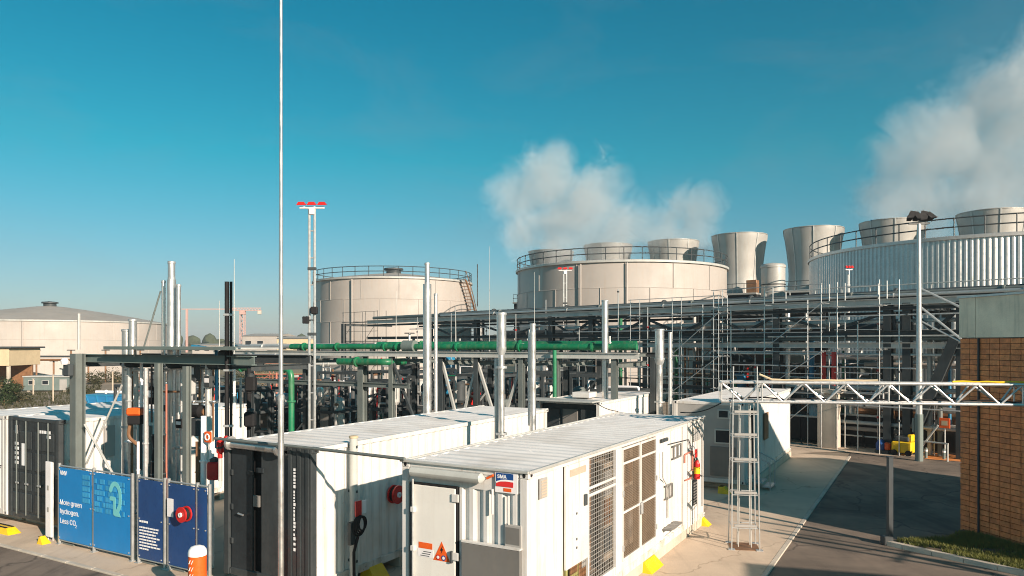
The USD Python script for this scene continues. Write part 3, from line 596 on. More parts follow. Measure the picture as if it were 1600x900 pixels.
# right side, from front to back
zr0, zr1 = Z0 + 0.16, Z1 - 0.105
def sidecorr(y0, y1, z0=zr0, z1=zr1, nm="side_panel"): MB().corr((-0.05, y0, z0), (0, 1, 0), y1 - y0, z1 - z0, (1, 0, 0)).build(nm, wp, c1, smooth=False)
sidecorr(0.14, 1.36)
v1 = MB().rbox(-0.03, 0.012, 0.42, 0.66, 2.52, 2.84, .006).build("vent", M["box_grey"], c1)
for i in range(6): MB().box(0.0125, 0.02, 0.44, 0.64, 2.545 + i * .047, 2.575 + i * .047).build("slat", M["compartment"], v1, smooth=False)
pd = MB().rbox(-0.045, 0.004, 1.38, 2.33, 1.12, zr1 - .002, .008).build("panel_door", wp, c1)
MB().rbox(0.0045, 0.02, 1.52, 2.18, 2.70, 2.82, .004).build("louvre", M["compartment"], pd)
MB().rbox(0.0045, 0.05, 2.1, 2.19, 2.1, 2.3, .008).build("latch", M["dark_steel"], pd)
for z in (1.4, 1.55, 2.0): MB().rbox(0.0045, 0.016, 1.78, 1.82, z, z + .04, .003).build("bolt", M["dark_steel"], pd)
# equipment bay behind the wire mesh
bay = MB().box(-1.5, -1.46, 1.38, 6.2, zr0, zr1).box(-1.46, -0.06, 1.385, 1.41, zr0, zr1).box(-1.46, -0.06, 6.17, 6.21, zr0, zr1).box(-1.46, -0.06, 1.41, 6.17, Z0 + 0.105, zr0 + 0.0).build("equipment_bay", M["mesh_brown"], c1, smooth=False)
for i, (y0, y1, z1_, m_) in enumerate([(1.5, 2.2, 1.0, "compartment"), (2.45, 3.0, 2.3, "cabinet_olive"), (3.05, 3.6, 2.0, "copper_brown"), (4.15, 4.75, 2.5, "compartment"), (4.8, 5.35, 2.2, "cabinet_olive"), (5.4, 6.0, 2.6, "compartment")]):
    cb = MB().rbox(-1.3, -0.5, y0, y1, zr0 + .01, z1_, .015).build("cabinet", M[m_], c1)
    for k in range(3):
        zz = zr0 + 0.2 + k * (z1_ - zr0 - .3) / 3; MB().box(-0.499, -0.487, y0 + .08, y1 - .08, zz, zz + (z1_ - zr0 - .3) / 3 - .07).build("cabinet_cover", M[["dark_steel", "copper_brown", "box_grey"][(i + k) % 3]], cb, smooth=False)
for i in range(7):
    y = 2.5 + i * .16; MB().path(run([(-0.4, y, 2.75), (-0.4, y, 1.7 - .1 * (i % 3)), (-0.48, y + .05, 1.2)], .05), 0.018, 6).build("cable", M[["rubber", "cabinet_olive", "copper_brown"][i % 3]], c1)
def wiremesh(y0, y1, z0, z1, st, r, x, name="wire_mesh", m_="galvanised"):
    m = MB()
    for y in np.arange(y0 + st / 2, y1, st): m.bar((x, y, z0), (x, y, z1), r)
    for z in np.arange(z0 + st / 2, z1, st): m.bar((x + r, y0, z), (x + r, y1, z), r)
    return m.build(name, M[m_], c1, smooth=False, kind="stuff")
wiremesh(2.36, 3.64, 0.62, zr1, 0.085, 0.008, -0.02, m_="box_grey")
for z in (2.20, 2.33): MB().rbox(-0.03, 0.0, 2.34, 3.66, z, z + .05, .006).build("mesh_rail", wp, c1)
MB().rbox(-0.05, 0.0, 2.32, 2.37, 0.5, zr1 - .002, .006).build("mullion", wp, c1)
MB().rbox(-0.07, 0.012, 3.67, 4.0, zr0, zr1, .01).build("mullion", wp, c1)
MB().rbox(-0.06, 0.0, 1.4, 3.66, zr0 + .002, zr0 + .16, .008).build("sill", wp, c1)
MB().box(0.0, 0.62, 1.55, 3.3, 0.33, 0.37).box(0.52, 0.6, 1.6, 1.68, 0.03, 0.33).box(0.52, 0.6, 3.15, 3.23, 0.03, 0.33).build("service_step", M["aluminium"], c1, smooth=False)
hz = MB().ring((0.18, 2.95, 0.42), 0.2, 0.035, 24, 6).ring((0.2, 2.93, 0.475), 0.18, 0.03, 24, 6).build("hose_coil", M["rubber"], "/World", label="black hose coiled on the step before the wire mesh bay", cat="hose")
# mesh double door
for y0, y1 in ((4.02, 5.08), (5.10, 6.14)):
    dd = MB()
    for a, b in ((y0, y0 + .05), (y1 - .05, y1)): dd.box(-0.03, 0.008, a, b, zr0 + .17, zr1 - .012)
    for z in (zr0 + .17, 1.55, zr1 - 0.36, zr1 - .06): dd.box(-0.029, 0.007, y0 + .05, y1 - .05, z, z + .045)
    q = dd.build("mesh_door", wp, c1, smooth=False)
    m = MB()
    for y in np.arange(y0 + .08, y1 - .05, .035): m.bar((-0.012, y, zr0 + .2), (-0.012, y, zr1 - .05), .007)
    for z in np.arange(zr0 + .24, zr1 - .05, .035): m.bar((-0.006, y0 + .05, z), (-0.006, y1 - .05, z), .007)
    m.build("fine_mesh", M["mesh_brown"], q, smooth=False, kind="stuff")
    MB().rbox(0.009, 0.05, y1 - .045 if y0 < 5 else y0, y1 if y0 < 5 else y0 + .045, 1.35, 1.6, .008).build("handle", gm, q)
    for z in (0.8, 1.9): MB().rbox(0.009, 0.03, y0 if y0 < 5 else y1 - .05, y0 + .05 if y0 < 5 else y1, z, z + .12, .006).build("hinge", gm, q)
MB().rbox(-0.06, 0.0, 4.02, 6.16, zr0 + .002, zr0 + .155, .008).build("sill", wp, c1)
sidecorr(6.2, 8.2, nm="side_panel")
MB().box(-0.05, -0.004, 8.21, L1 - .145, zr0, zr1).build("flat_panel", wp, c1, smooth=False)
lv = MB().rbox(-0.03, 0.012, 9.02, 9.78, 2.42, 2.80, .006).build("vent", M["compartment"], c1)
for i in range(7): MB().hull([(0.013, 9.05, 2.45 + i * .047), (0.013, 9.75, 2.45 + i * .047), (0.03, 9.05, 2.44 + i * .047), (0.03, 9.75, 2.44 + i * .047), (0.013, 9.05, 2.48 + i * .047), (0.013, 9.75, 2.48 + i * .047)]).build("slat", M["box_grey"], lv, smooth=False)
dv = MB().rbox(-0.03, 0.012, 9.05, 9.45, 0.75, 1.42, .006).build("vent", M["dark_louvre"], c1)
for i in range(8): MB().box(0.0125, 0.022, 9.08, 9.42, 0.79 + i * .075, 0.83 + i * .075).build("slat", M["panel_grey"], dv, smooth=False)
fe = thing("fire_extinguisher", "red fire extinguisher hung on the white container's long side near its rear end", "fire extinguisher", S(0.09, 9.15, 1.45), SITE)
MB().lathe([(0.01, 0), (0.075, 0.01), (0.08, 0.05), (0.08, 0.40), (0.05, 0.47), (0.025, 0.5), (0.01, 0.5)], n=16).build("cylinder", M["red_paint"], fe)
MB().box(-0.02, 0.02, -0.05, 0.03, 0.5, 0.55).box(-0.015, 0.015, -0.12, 0.0, 0.56, 0.58).build("valve", M["dark_steel"], fe, smooth=False)
MB().path(run([(0, .03, .52), (0, .12, .5), (0.02, .13, .15)], .06), 0.014, 6).build("hose", M["rubber"], fe)
MB().box(-0.085, -0.07, -0.06, 0.06, 0.05, 0.45).build("bracket", M["panel_grey"], fe, smooth=False)
MB().lathe([(0.0805, 0.15), (0.0825, 0.16), (0.0825, 0.32), (0.0805, 0.33)], n=16).build("label_band", M["yellow_paint"], fe)
sg = MB().box(-0.003, 0.006, 9.3, 9.52, 1.98, 2.2).build("fire_sign", M["red_paint"], c1, smooth=False)
# conduits and small boxes on the rear half of the side
def sc(pts, r=0.02, m_="box_grey", nm="conduit"): MB().path(run([(0.03, *p) for p in pts], .06), r, 7).build(nm, M[m_], c1)
sc([(8.25, 2.0), (8.25, 2.2), (8.95, 2.22), (8.95, 1.7)], 0.022, "pink_steel"); sc([(8.3, 1.55), (8.75, 1.53), (8.9, 1.6)], 0.02, "pink_steel")
sc([(6.5, 2.5), (6.5, 1.9), (6.9, 1.6), (6.9, 0.9)], 0.014); sc([(7.0, 2.62), (8.6, 2.55), (9.6, 1.5), (9.95, 1.4)], 0.014, "dark_steel"); sc([(9.9, 2.6), (9.9, 0.6)], 0.016)
def frame_box(y0, y1, z0, z1, nm="hatch"):
    q = MB()
    for a in (((y0, z0), (y1, z0 + .0)), ((y1, z0), (y1, z1)), ((y1, z1), (y0, z1)), ((y0, z1), (y0, z0)), (((y0 + y1) / 2, z0), ((y0 + y1) / 2, z1))): q.bar((0.02, *a[0]), (0.02, *a[1]), 0.035)
    q.build(nm, M["panel_grey"], c1, smooth=False)
frame_box(7.35, 7.95, 2.22, 2.52); frame_box(6.75, 7.25, 1.35, 1.65)
MB().rbox(0.0, 0.06, 6.4, 6.85, 2.72, 2.80, .008).build("hood", M["dark_steel"], c1)
sh = MB().rbox(0.006, 0.20, 6.6, 7.5, 0.66, 0.70, .006).build("fold_down_grate", M["panel_grey"], c1)
for y in (6.7, 7.4): MB().bar((0.01, y, .5), (0.18, y, .66), .02).build("strut", gm, sh, smooth=False)
MB().rbox(-0.4, 0.0, 0.02, L1, 0.03, Z0 - .004, .01).build("plinth", M["concrete"], thing("plinth", "grey concrete plinth under the nearest white container", "plinth", S(-0.02, 0), SITE))
# yellow rubber ramps / wedges
def wedge(x, y, label, L=0.55, W=0.42, H=0.26, rot=0.0):
    t = thing("wheel_stop", label, "wheel stop", S(x, y, 0.03), SITE + rot)
    MB().hull([(-W / 2, -L / 2, 0), (W / 2, -L / 2, 0), (W / 2, L / 2, 0), (-W / 2, L / 2, 0), (-W / 2, -L / 2 + .05, H), (W / 2 - .2, -L / 2 + .05, H), (W / 2 - .2, L / 2 - .05, H), (-W / 2, L / 2 - .05, H)]).build("block", M["yellow_paint"], t)
    for s_ in (-1, 1): MB().box(-W / 2 + .02, W / 2 - .24, s_ * L * .25 - .03, s_ * L * .25 + .03, H + .001, H + .012).build("rubber_strip", M["rubber"], t, smooth=False)
def on(px, py): 
    g = ground(px, py) - O; return float(g @ AX), float(g @ AY)
wedge(*on(1014, 890), "yellow rubber block on the pad beside the mesh double door", 0.8, 0.42, 0.22)
wedge(*on(1101, 822), "yellow rubber block at the rear corner of the nearest white container", 0.34, 0.3, 0.2)
wedge(*on(8, 833), "yellow rubber block at the left edge before the dark container doors", 0.32, 0.95, 0.15)
wedge(*on(69, 851), "small yellow rubber block at the left end of the blue banner fence", 0.22, 0.24, 0.17)
wedge(*on(586, 905), "yellow block in the shaded gap between the two white containers", 0.5, 0.4, 0.3)
wedge(*on(1133, 772), "yellow rubber block in the shade by the blue grey container", 0.35, 0.4, 0.22)

# ---- C2: white container with an anthracite front
c2 = thing("container", "white container with a black front, between the blue banner fence and the nearest container", "container", S(-4.83, 0.3), SITE)
L2 = 9.9
shell(c2, 2.44, L2, frame="white_paint", ff="anthracite")
ant, andr = M["anthracite"], M["anthracite_door"]
MB().rbox(-0.62, 0.008, -0.03, -0.006, Z0, Z1 + .005, .006).build("front_cladding", ant, c2)
for i, x in enumerate((-0.54, -0.30, -0.08)): MB().rbox(x - .05, x + .05, -0.05, -0.031, Z0 + .02, Z1 - .02, .012).build("cladding_rib", ant, c2)
mk = MB()
r_ = random.Random(5); z = 1.0
while z < 2.62:
    h = r_.choice((0.035, 0.05, 0.06)); mk.box(-0.45, -0.45 + r_.choice((0.035, 0.05, 0.05)), -0.0345, -0.0312, z, z + h); z += h + r_.choice((0.02, 0.02, 0.05))
mk.build("vertical_lettering", M["letter_white"], c2, smooth=False)
MB().box(-2.40, -0.62, 0.15, 0.19, Z0 + .02, Z1 - .02).build("front_recess", M["rubber"], c2, smooth=False)
MB().rbox(-2.44, -2.30, -0.03, -0.006, Z0, Z1 - .0, .006).build("front_cladding", ant, c2)
da = MB().rbox(-2.28, -1.66, 0.02, 0.08, Z0 + .06, Z1 - .16, .01).build("front_door", andr, c2)
MB().tube((-2.0, -0.04, 1.55), (-1.85, -0.04, 1.53), 0.02, 8).build("handle", M["stainless"], da)
for z in (0.9, 1.6, 2.3): MB().rbox(-2.27, -2.2, -0.01, 0.019, z, z + .12, .006).build("hinge", ant, da)
MB().box(-1.2, -0.9, 0.0, 0.015, 0.6, 0.601).build("seal", andr, da, smooth=False) if False else None
db = MB().rbox(-1.40, -0.66, 0.02, 0.08, Z0 + .06, Z1 - .16, .01).build("front_door", ant, c2)
MB().rbox(-1.62, -1.44, 0.0, 0.06, 1.72, 1.95, .01).build("control_box", M["panel_grey"], c2)
MB().rbox(-1.5, -1.3, -0.02, 0.02, 2.42, 2.52, .008).build("bracket", andr, c2)
MB().rbox(-1.75, -1.6, -0.02, 0.02, 2.36, 2.44, .008).build("bracket", andr, c2)
# side fittings of C2
hw = thing("vent_pipe", "white grey drain pipe running up the shaded side of the second container", "pipe", S(-4.83 + 0.13, site_y(552.5, -4.7)), SITE)
MB().tube((0, 0, 0.03), (0, 0, 3.10), 0.082, 14).build("pipe", M["lamp_cover"], hw)
MB().lathe([(0.082, 3.1), (0.095, 3.1), (0.095, 3.14), (0.06, 3.15), (0.01, 3.15)], n=14).build("cap", M["yellow_building"], hw)
for z in (0.6, 2.0, 2.9): MB().box(-0.13, 0.095, -0.02, 0.02, z, z + .05).build("clamp", M["dark_steel"], hw, smooth=False)
hc = thing("hose_coil", "coil of black hose with red and white tags hanging on the drain pipe", "hose", S(-4.83 + 0.32, site_y(562, -4.55), 1.35), SITE)
q = MB()
for k in range(4):
    q.path([(0.03 * k - .04, -0.02 + (0.17 - .02 * k) * math.cos(a), 0.02 * k + (0.2 - .02 * k) * math.sin(a)) for a in np.linspace(0, 6.28, 17)], 0.02, 6)
q.build("hose", M["rubber"], hc)
MB().box(-0.06, -0.03, -0.12, 0.05, 0.2, 0.5).build("tag", M["red_paint"], hc, smooth=False)
MB().box(-0.065, -0.04, 0.08, 0.2, 0.22, 0.48).build("tag", M["sign_white"], hc, smooth=False)
MB().path([(0, -.1, -.2), (-.05, -.16, -.5), (-.1, -.1, -.95), (-.1, -.05, -1.3)], 0.03, 6).build("hose_tail", M["rubber"], hc)
MB().box(-0.14, -0.06, -0.24, -0.1, -0.35, 0.1).build("valve_box", M["dark_steel"], hc, smooth=False)
def reel(label, loc, rot, R=0.27):
    t = thing("hose_reel", label, "hose reel", loc, rot)
    def disc(r0, y0, y1, m_, nm):
        q = MB().lathe([(0.02, 0), (r0, 0), (r0, y1 - y0), (0.02, y1 - y0)], n=28); v = q.v[0]
        MB().add(np.column_stack([v[:, 0], y0 + v[:, 2], v[:, 1]]), q.f[0]).build(nm, M[m_], t)
    disc(R, 0.0, 0.03, "red_paint", "flange"); disc(R * .8, 0.031, 0.13, "rubber", "hose"); disc(R, 0.131, 0.16, "red_paint", "flange"); disc(R * .3, -0.03, -0.001, "sign_white", "hub")
    MB().bar((0, 0.2, -.1), (0, 0.2, .1), 0.08, 0.06).build("bracket", M["dark_steel"], t, smooth=False)
    return t
reel("red hose reel on the shaded side of the second container", S(-4.83 + .2, site_y(623, -4.63), 1.72), SITE + 90, 0.2)

# ---- C3 and C7 at the left
c3 = thing("container", "white sided container with black double doors behind the left end of the banner fence", "container", S(site_x(92, 0.8), 0.8), SITE)
shell(c3, 2.44, 6.06, frame="white_paint", ff="anthracite")
for x0, x1 in ((-2.445, -2.30), (-0.14, 0.005)): MB().rbox(x0, x1, -0.012, -0.005, Z0 + .02, Z1, .002).build("front_cladding", ant, c3)
for k, (x0, x1) in enumerate(((-2.29, -1.225), (-1.215, -0.15))):
    dl = MB().box(x0, x1, 0.02, 0.06, Z0 + .12, Z1 - .11).build("door_leaf", andr, c3, smooth=False)
    for zz in (0.42, 0.98, 1.54, 2.10):
        for j in range(3): 
            xx = x0 + .06 + j * (x1 - x0 - .08) / 3; MB().rbox(xx, xx + (x1 - x0 - .08) / 3 - .06, 0.0, 0.019, zz + .05, zz + .53, .01).build("door_panel", ant, dl)
    for xx in (x0 + .3, x1 - .3):
        MB().tube((xx, -0.03, Z0 + .1), (xx, -0.03, Z1 - .1), 0.018, 8).build("lock_rod", M["grey_steel"], dl)
        MB().rbox(xx - .02, xx + .16, -0.06, -0.045, 1.2, 1.25, .005).build("handle", gm, dl)
mk = MB()
for z in (2.62, 2.5): 
    for i in range(5 if z > 2.55 else 2): mk.box(-0.90 + i * .11 + (0 if z > 2.55 else .34), -0.83 + i * .11 + (0 if z > 2.55 else .34), -0.006, -0.001, z, z + .08)
for i in range(5): mk.box(-2.12, -1.95 + .03 * (i % 2), -0.006, -0.001, 1.72 + i * .13, 1.80 + i * .13)
mk.box(-1.78, -1.62, -0.006, -0.001, 1.7, 2.3); mk.box(-2.1, -2.0, -0.006, -0.001, 2.55, 2.78)
mk.build("container_marks", M["letter_white"], c3, smooth=False, kind="stuff")
pn = MB().rbox(0.004, 0.03, 1.9, 4.3, 0.6, 2.75, .008).build("flat_panel", wp, c3)
MB().rbox(0.004, 0.03, 1.2, 1.5, 1.9, 2.75, .006).build("vent", M["box_grey"], c3)
MB().path(run([(0.06, 0.45, 2.8), (0.06, 0.45, 2.0), (0.06, 0.25, 1.9)], .06), 0.06, 10).build("duct", M["compartment"], c3)
c7 = thing("container", "white container cut off by the left edge of the picture", "container", S(site_x(92, 0.8) - 2.52, 0.78), SITE)
shell(c7, 2.44, 6.06, front=True)
MB().path(run([(-0.2, -0.05, 1.62), (-0.6, -0.05, 1.6), (-1.2, -0.05, 1.6)], .05), 0.02, 6).build("conduit", M["dark_steel"], c7)

# ---- C4, C5 behind
c4 = thing("container", "white container with a dark open front standing behind the two nearest ones", "container", S(-4.40, 13.3), SITE)
shell(c4, 2.44, 6.06, z0=0.27, z1=3.01)
MB().box(-2.3, -0.14, 0.25, 0.3, Z0 + .1, Z1 - .11).build("front_panel", M["dark_steel"], c4, smooth=False)
for i in range(3): MB().rbox(-2.2 + i * .7, -1.62 + i * .7, 0.2, 0.249, 0.6, 2.7, .01).build("equipment_door", M["panel_grey" if i == 1 else "anthracite"], c4)
MB().rbox(-2.5, 0.05, -0.7, 0.2, Z1 + .005, Z1 + .06, .01).build("roof_canopy", M["light_steel"], c4)
MB().rbox(-1.6, -0.9, 1.2, 1.9, Z1 + .02, Z1 + .22, .02).build("roof_box", wp, c4)
c5 = thing("container", "container in the shade of the brick building with windows in its end, blue grey", "container", S(0, 15.25), SITE)
shell(c5, 2.44, 9.2, front=False)
MB().box(-2.3, -0.14, 0.02, 0.07, Z0 + .14, Z1 - .11).build("end_wall", M["box_grey"], c5, smooth=False)
for (x0, x1, z0_, z1_) in ((-0.95, -0.45, 1.65, 2.05), (-0.85, -0.55, 2.5, 2.72)):
    wf = MB().rbox(x0 - .05, x1 + .05, -0.01, 0.019, z0_ - .05, z1_ + .05, .006).build("window", M["light_steel"], c5); MB().box(x0, x1, -0.015, -0.0101, z0_, z1_).build("pane", M["car_glass"], wf, smooth=False)
MB().rbox(-1.15, -0.3, -0.008, 0.019, 0.5, 1.5, .006).build("end_door", M["panel_grey"], c5)
sd = MB().rbox(0.003, 0.03, 0.7, 1.6, 0.45, 2.75, .006).build("side_door", M["rubber"], c5)
MB().rbox(0.003, 0.04, 3.2, 4.0, 1.4, 2.4, .006).build("side_hatch", M["copper_brown"], c5)
MB().rbox(-0.42, 0.1, 0.1, 9.0, 0.03, Z0 - .004, .01).build("plinth", M["concrete"], thing("plinth", "grey plinth under the shaded container beside the road", "plinth", S(-0.02, 15.25), SITE))
# small step inside the shade in front of C5's side
ft = thing("site_steps", "small steps with a handrail in front of the shaded container's dark side door", "steps", S(0.1, 15.9), SITE)
for i in range(2): MB().rbox(0.05 + .3 * i, 0.33 + .3 * i, 0, 0.9, 0.24 - .12 * i, 0.28 - .12 * i, .005).build("tread", M["aluminium"], ft)
for y in (0.02, 0.88): MB().path(run([(0.06, y, 0.03), (0.06, y, 1.2), (0.6, y, 0.95), (0.6, y, 0.03)], .06), 0.02, 7).build("handrail", gm, ft)
# conduit along the front tops of C1 and C2
cd = MB().tube(S(-7.35, 0.1, 3.06), S(-4.83, 0.1, 3.05), 0.03, 8).tube(S(-4.83, 0.1, 3.05), S(-2.3, -0.1, 3.055), 0.03, 8)
cd.build("cable_conduit", M["grey_steel"], label="thin grey conduit strung between the tops of the two nearest containers", cat="conduit")

# ---------------------------------------------------------------- banner fence
FY, FX0, FX1, FH = 0.34, -13.75, -8.05, 2.0
fn = thing("fence", "grey steel mesh fence that carries the blue and navy banners", "fence", S(FX0, FY), SITE)
FLn = FX1 - FX0
posts = [0.0, 1.22, 2.72, 2.88, 4.20, 4.38, FLn]
posts = [site_x(p, FY) - FX0 for p in (93, 147, 207, 217, 258, 264, 309)] + [FLn + .25]
for i, p in enumerate(posts):
    MB().rbox(p - 0.028, p + 0.028, -0.028, 0.028, 0.03, FH + .04, 0.006).build("post", M["galvanised"], fn)
    MB().rbox(p - 0.07, p + 0.07, -0.07, 0.07, 0.03, 0.05, 0.006).build("post_foot", M["galvanised"], fn)
pairs = [(0, 1), (1, 2), (3, 4), (5, 6), (6, 7)]
for a, b in pairs:
    for z in (0.14, FH - .02): MB().tube((posts[a], 0, z), (posts[b], 0, z), 0.021, 8).build("rail", M["galvanised"], fn)
    m = MB()
    for x in np.arange(posts[a] + .06, posts[b], .1): m.bar((x, 0.012, 0.15), (x, 0.012, FH - .03), .006)
    for z in np.arange(0.25, FH, .2): m.bar((posts[a], 0.006, z), (posts[b], 0.006, z), .006)
    m.build("wire_mesh", M["galvanised"], fn, smooth=False, kind="stuff")
def banner(a, b, label, m_, parts=None, z0=0.17, z1=FH - .05):
    x0, x1 = posts[a] + .035, posts[b] - .035; Lb = x1 - x0
    t = thing("banner", label, "banner", S(FX0 + x0, FY - .035), SITE)
    nx, nz = 22, 16; v = []
    for k in (0, 1):
        for j in range(nz + 1):
            for i in range(nx + 1):
                u, w = i / nx, j / nz; o = 0.012 * meshkit.noise(V3(u * 3 + a * 7, w * 3, 1.5)) * 4 * u * (1 - u)
                v.append((u * Lb, -o + 0.004 * k, z0 + (z1 - z0) * w))
    f = []; n1 = (nx + 1) * (nz + 1)
    for j in range(nz):
        for i in range(nx):
            q = j * (nx + 1) + i; f += [(q, q + 1, q + nx + 2, q + nx + 1), (n1 + q + nx + 1, n1 + q + nx + 2, n1 + q + 1, n1 + q)]
    MB().add(v, f).build("cloth", M[m_], t, smooth=True)
    for x in (0.04, Lb - .04):
        for z in (z0 + .05, (z0 + z1) / 2, z1 - .05): MB().box(x - .012, x + .012, -0.02, 0.0, z - .012, z + .012).build("eyelet", M["galvanised"], t, smooth=False)
    return t, Lb
LZ = -0.0165
t, Lb = banner(0, 1, "bright blue banner that reads more green hydrogen, less CO2", "blue_print")
for s_, z in (("More green", 1.04), ("hydrogen.", 0.82), ("Less CO", 0.58)): MB().add(*text(s_, 0.125, 0.07, z, LZ, 0.003)).build("lettering", M["letter_white"], t, smooth=False)
MB().add(*text("2", 0.07, 0.07 + 0.66, 0.53, LZ, 0.003)).build("lettering", M["letter_white"], t, smooth=False)
MB().add(*text("VNV", 0.10, 0.08, 1.77, LZ, 0.003, True)).build("lettering", M["letter_white"], t, smooth=False)
tp = MB()
for i in range(3):
    for j in range(5): tp.box(Lb - .36 + i * .11, Lb - .27 + i * .11, LZ - .001, LZ + .003, 1.18 + j * .14, 1.29 + j * .14)
tp.build("print_pattern", M["tint_print"], t, smooth=False)
t, Lb = banner(1, 2, "bright blue banner with a pale round arrow emblem", "blue_print")
tp = MB()
for i in range(int(Lb / .11) - 1):
    for j in range(6):
        if (i * 7 + j * 5) % 11 < 8 and i * .11 + .06 + .09 < Lb - .02: tp.box(.06 + i * .11, .15 + i * .11, LZ - .001, LZ + .003, 1.02 + j * .135, 1.13 + j * .135)
tp.build("print_pattern", M["tint_print"], t, smooth=False)
from shapely import affinity, union_all, LineString
cx, cz = Lb * 0.62, 1.42
arc = LineString([(cx + .27 * math.cos(a) * .75, cz + .33 * math.sin(a)) for a in np.linspace(2.6, -1.4, 30)])
emb = union_all([arc.buffer(0.055), LineString([(cx - .16, cz - .02), (cx - .02, cz - .02), (cx - .02, cz - .36)]).buffer(.05), _P([(cx + .0, cz - .42), (cx + .22, cz - .42), (cx + .08, cz - .2)])])
for g in getattr(emb, "geoms", [emb]): MB().add(*extr_xz(list(g.exterior.coords), LZ - .005, LZ - .0015)).build("arrow_emblem", M["pale_print"], t, smooth=False)
t, Lb = banner(3, 4, "navy banner with a paragraph of small white text", "navy_print")
mk = MB(); r_ = random.Random(3)
for j in range(9):
    x, z = 0.06, 0.98 - j * .068 - (.06 if j else 0)
    end = (Lb * .42 if j == 0 else Lb * r_.uniform(.72, .92)) if j < 8 else Lb * .45
    while x < end:
        w = r_.uniform(.035, .10); mk.box(x, min(end, x + w), LZ - .001, LZ + .003, z, z + (.034 if j else .045)); x += w + .022
mk.build("small_print", M["letter_white"], t, smooth=False, kind="stuff")
t, Lb = banner(5, 6, "plain dark navy banner behind the red hose reel", "navy_print")
MB().box(-0.02, 0.19, LZ - .006, LZ - .002, 1.22, 1.62).build("notice", M["sign_white"], t, smooth=False)
t, Lb = banner(6, 7, "wrinkled navy banner on the end bay of the fence beside the orange bollard", "navy_print")
reel("red hose reel hung on the navy banner of the fence", S(site_x(290, FY - .1), FY - .22, 1.36), SITE, 0.165)
tp = MB().box(-.1, .22, -.3, -.02, 0.27, 0.36).build("reel_shield", M["sign_white"], "/World") if False else None
ep = thing("display_board", "white notice board edge at the left end of the blue banners", "board", S(FX0 - .33, FY + .05), SITE)
MB().rbox(0, 0.25, -0.02, 0.02, 0.12, FH + .02, .006).build("panel", M["sign_white"], ep)
for z in (0.75, 1.3): MB().box(0.08, 0.16, -0.026, -0.0205, z, z + .12).build("symbol", M["box_grey"], ep, smooth=False)
for x in (0.02, .23): MB().tube((x, 0.04, 0.03), (x, 0.04, FH), .02, 7).build("post", M["galvanised"], ep)

# orange bollard with white cap
g = at(308.5, 853, 13.9)
bl = thing("bollard", "orange bollard with a rounded white cap in front of the navy banner", "bollard", (g[0], g[1], 0))
MB().lathe([(0.165, 0), (0.165, 1.0), (0.15, 1.01)], n=28).build("body", M["orange_paint"], bl)
MB().lathe([(0.168, 1.01), (0.168, 1.07), (0.155, 1.12), (0.12, 1.165), (0.06, 1.188), (0.001, 1.19)], n=28).build("cap", M["letter_white"], bl)
MB().lathe([(0.25, 0), (0.25, 0.03), (0.167, 0.035)], n=28).build("base_plate", M["dark_steel"], bl)
mk = MB()
for i, zz in enumerate(np.linspace(.62, .88, 3)):
    for a in (-2.1, -1.75): mk.bar((0.168 * math.cos(a - .1), 0.168 * math.sin(a - .1), zz), (0.168 * math.cos(a + .12), 0.168 * math.sin(a + .12), zz + .07), .022, .006)
mk.build("white_mark", M["letter_white"], bl, smooth=False)

# ---------------------------------------------------------------- tall pole in the foreground
p = at(439, 700, 13.6)
tp = thing("mast_pole", "very tall thin steel pole in the foreground, out of the top of the picture", "pole", (p[0], p[1], 0))
MB().path([(0, 0, 0), (0, 0, 4.0)], 0.055, 16).build("lower_tube", M["stainless"], tp)
MB().path([(0, 0, 4.0), (0, 0, 15.0)], 0.041, 16, 0.024).build("upper_tube", M["stainless"], tp)
MB().lathe([(.062, -.05), (.062, .05), (.041, .07)], (0, 0, 4.0), 16).build("sleeve", M["galvanised"], tp)
MB().rbox(-.15, .15, -.15, .15, 0, .03, .01).build("base_plate", M["galvanised"], tp)

# ---------------------------------------------------------------- left pipe bridge (grey columns with blue green beam)
def column(mb, x, y, z0, z1, w=0.34): mb.ibeam((x, y, z0), (x, y, z1), w, w, 0.03, (0, 1, 0))
rk0 = thing("pipe_bridge", "grey steel pipe bridge over the left containers with a slim canopy on top", "pipe rack", S(-13.1, 0.62), SITE)
col_x = [0.0, site_x(271, 1.0) + 13.1, site_x(303, .8) + 13.1]
for x, zt in ((0.0, 4.75), (col_x[1], 4.55), (col_x[2], 4.5)):
    q = MB(); column(q, x, 0.0, 0.03, zt, 0.25 if x == 0 else .13); q.build("column", M["grey_steel"], rk0, smooth=False)
    MB().rbox(x - .25, x + .25, -.25, .25, .03, .07, .01).build("base_plate", M["grey_steel"], rk0)
for y in (0.0, 1.6): MB().ibeam((-0.1, y + .2, 4.64), (6.1, y + .2, 4.64), .14, .2, .02).build("beam", M["shed_green" if y == 0 else "dark_steel"], rk0, smooth=False)
for x in (0.0, 1.6, 3.2, 4.6, 6.0): MB().ibeam((x, .2, 4.48), (x, 1.8, 4.48), .12, .12, .012).build("cross_beam", M["dark_steel"], rk0, smooth=False)
MB().rbox(1.3, 5.9, -0.1, 1.1, 4.88, 4.915, .01).build("canopy", M["light_steel"], rk0)
MB().rbox(1.28, 5.92, -0.13, -0.102, 4.86, 4.94, .006).build("canopy_edge", M["shed_green"], rk0)
for x in (2.0, 3.6, 5.3): MB().tube((x, .2, 4.7), (x, .2, 4.86), .03, 7).build("canopy_post", M["galvanised"], rk0)
MB().path([(0.05, 0, 4.85), (0.05, 0, 5.75)], .035, 8).build("vent_pipe", M["light_steel"], rk0)
MB().rbox(-.12, .14, -.3, -.17, 4.2, 4.5, .02).build("junction_box", M["dark_steel"], rk0)
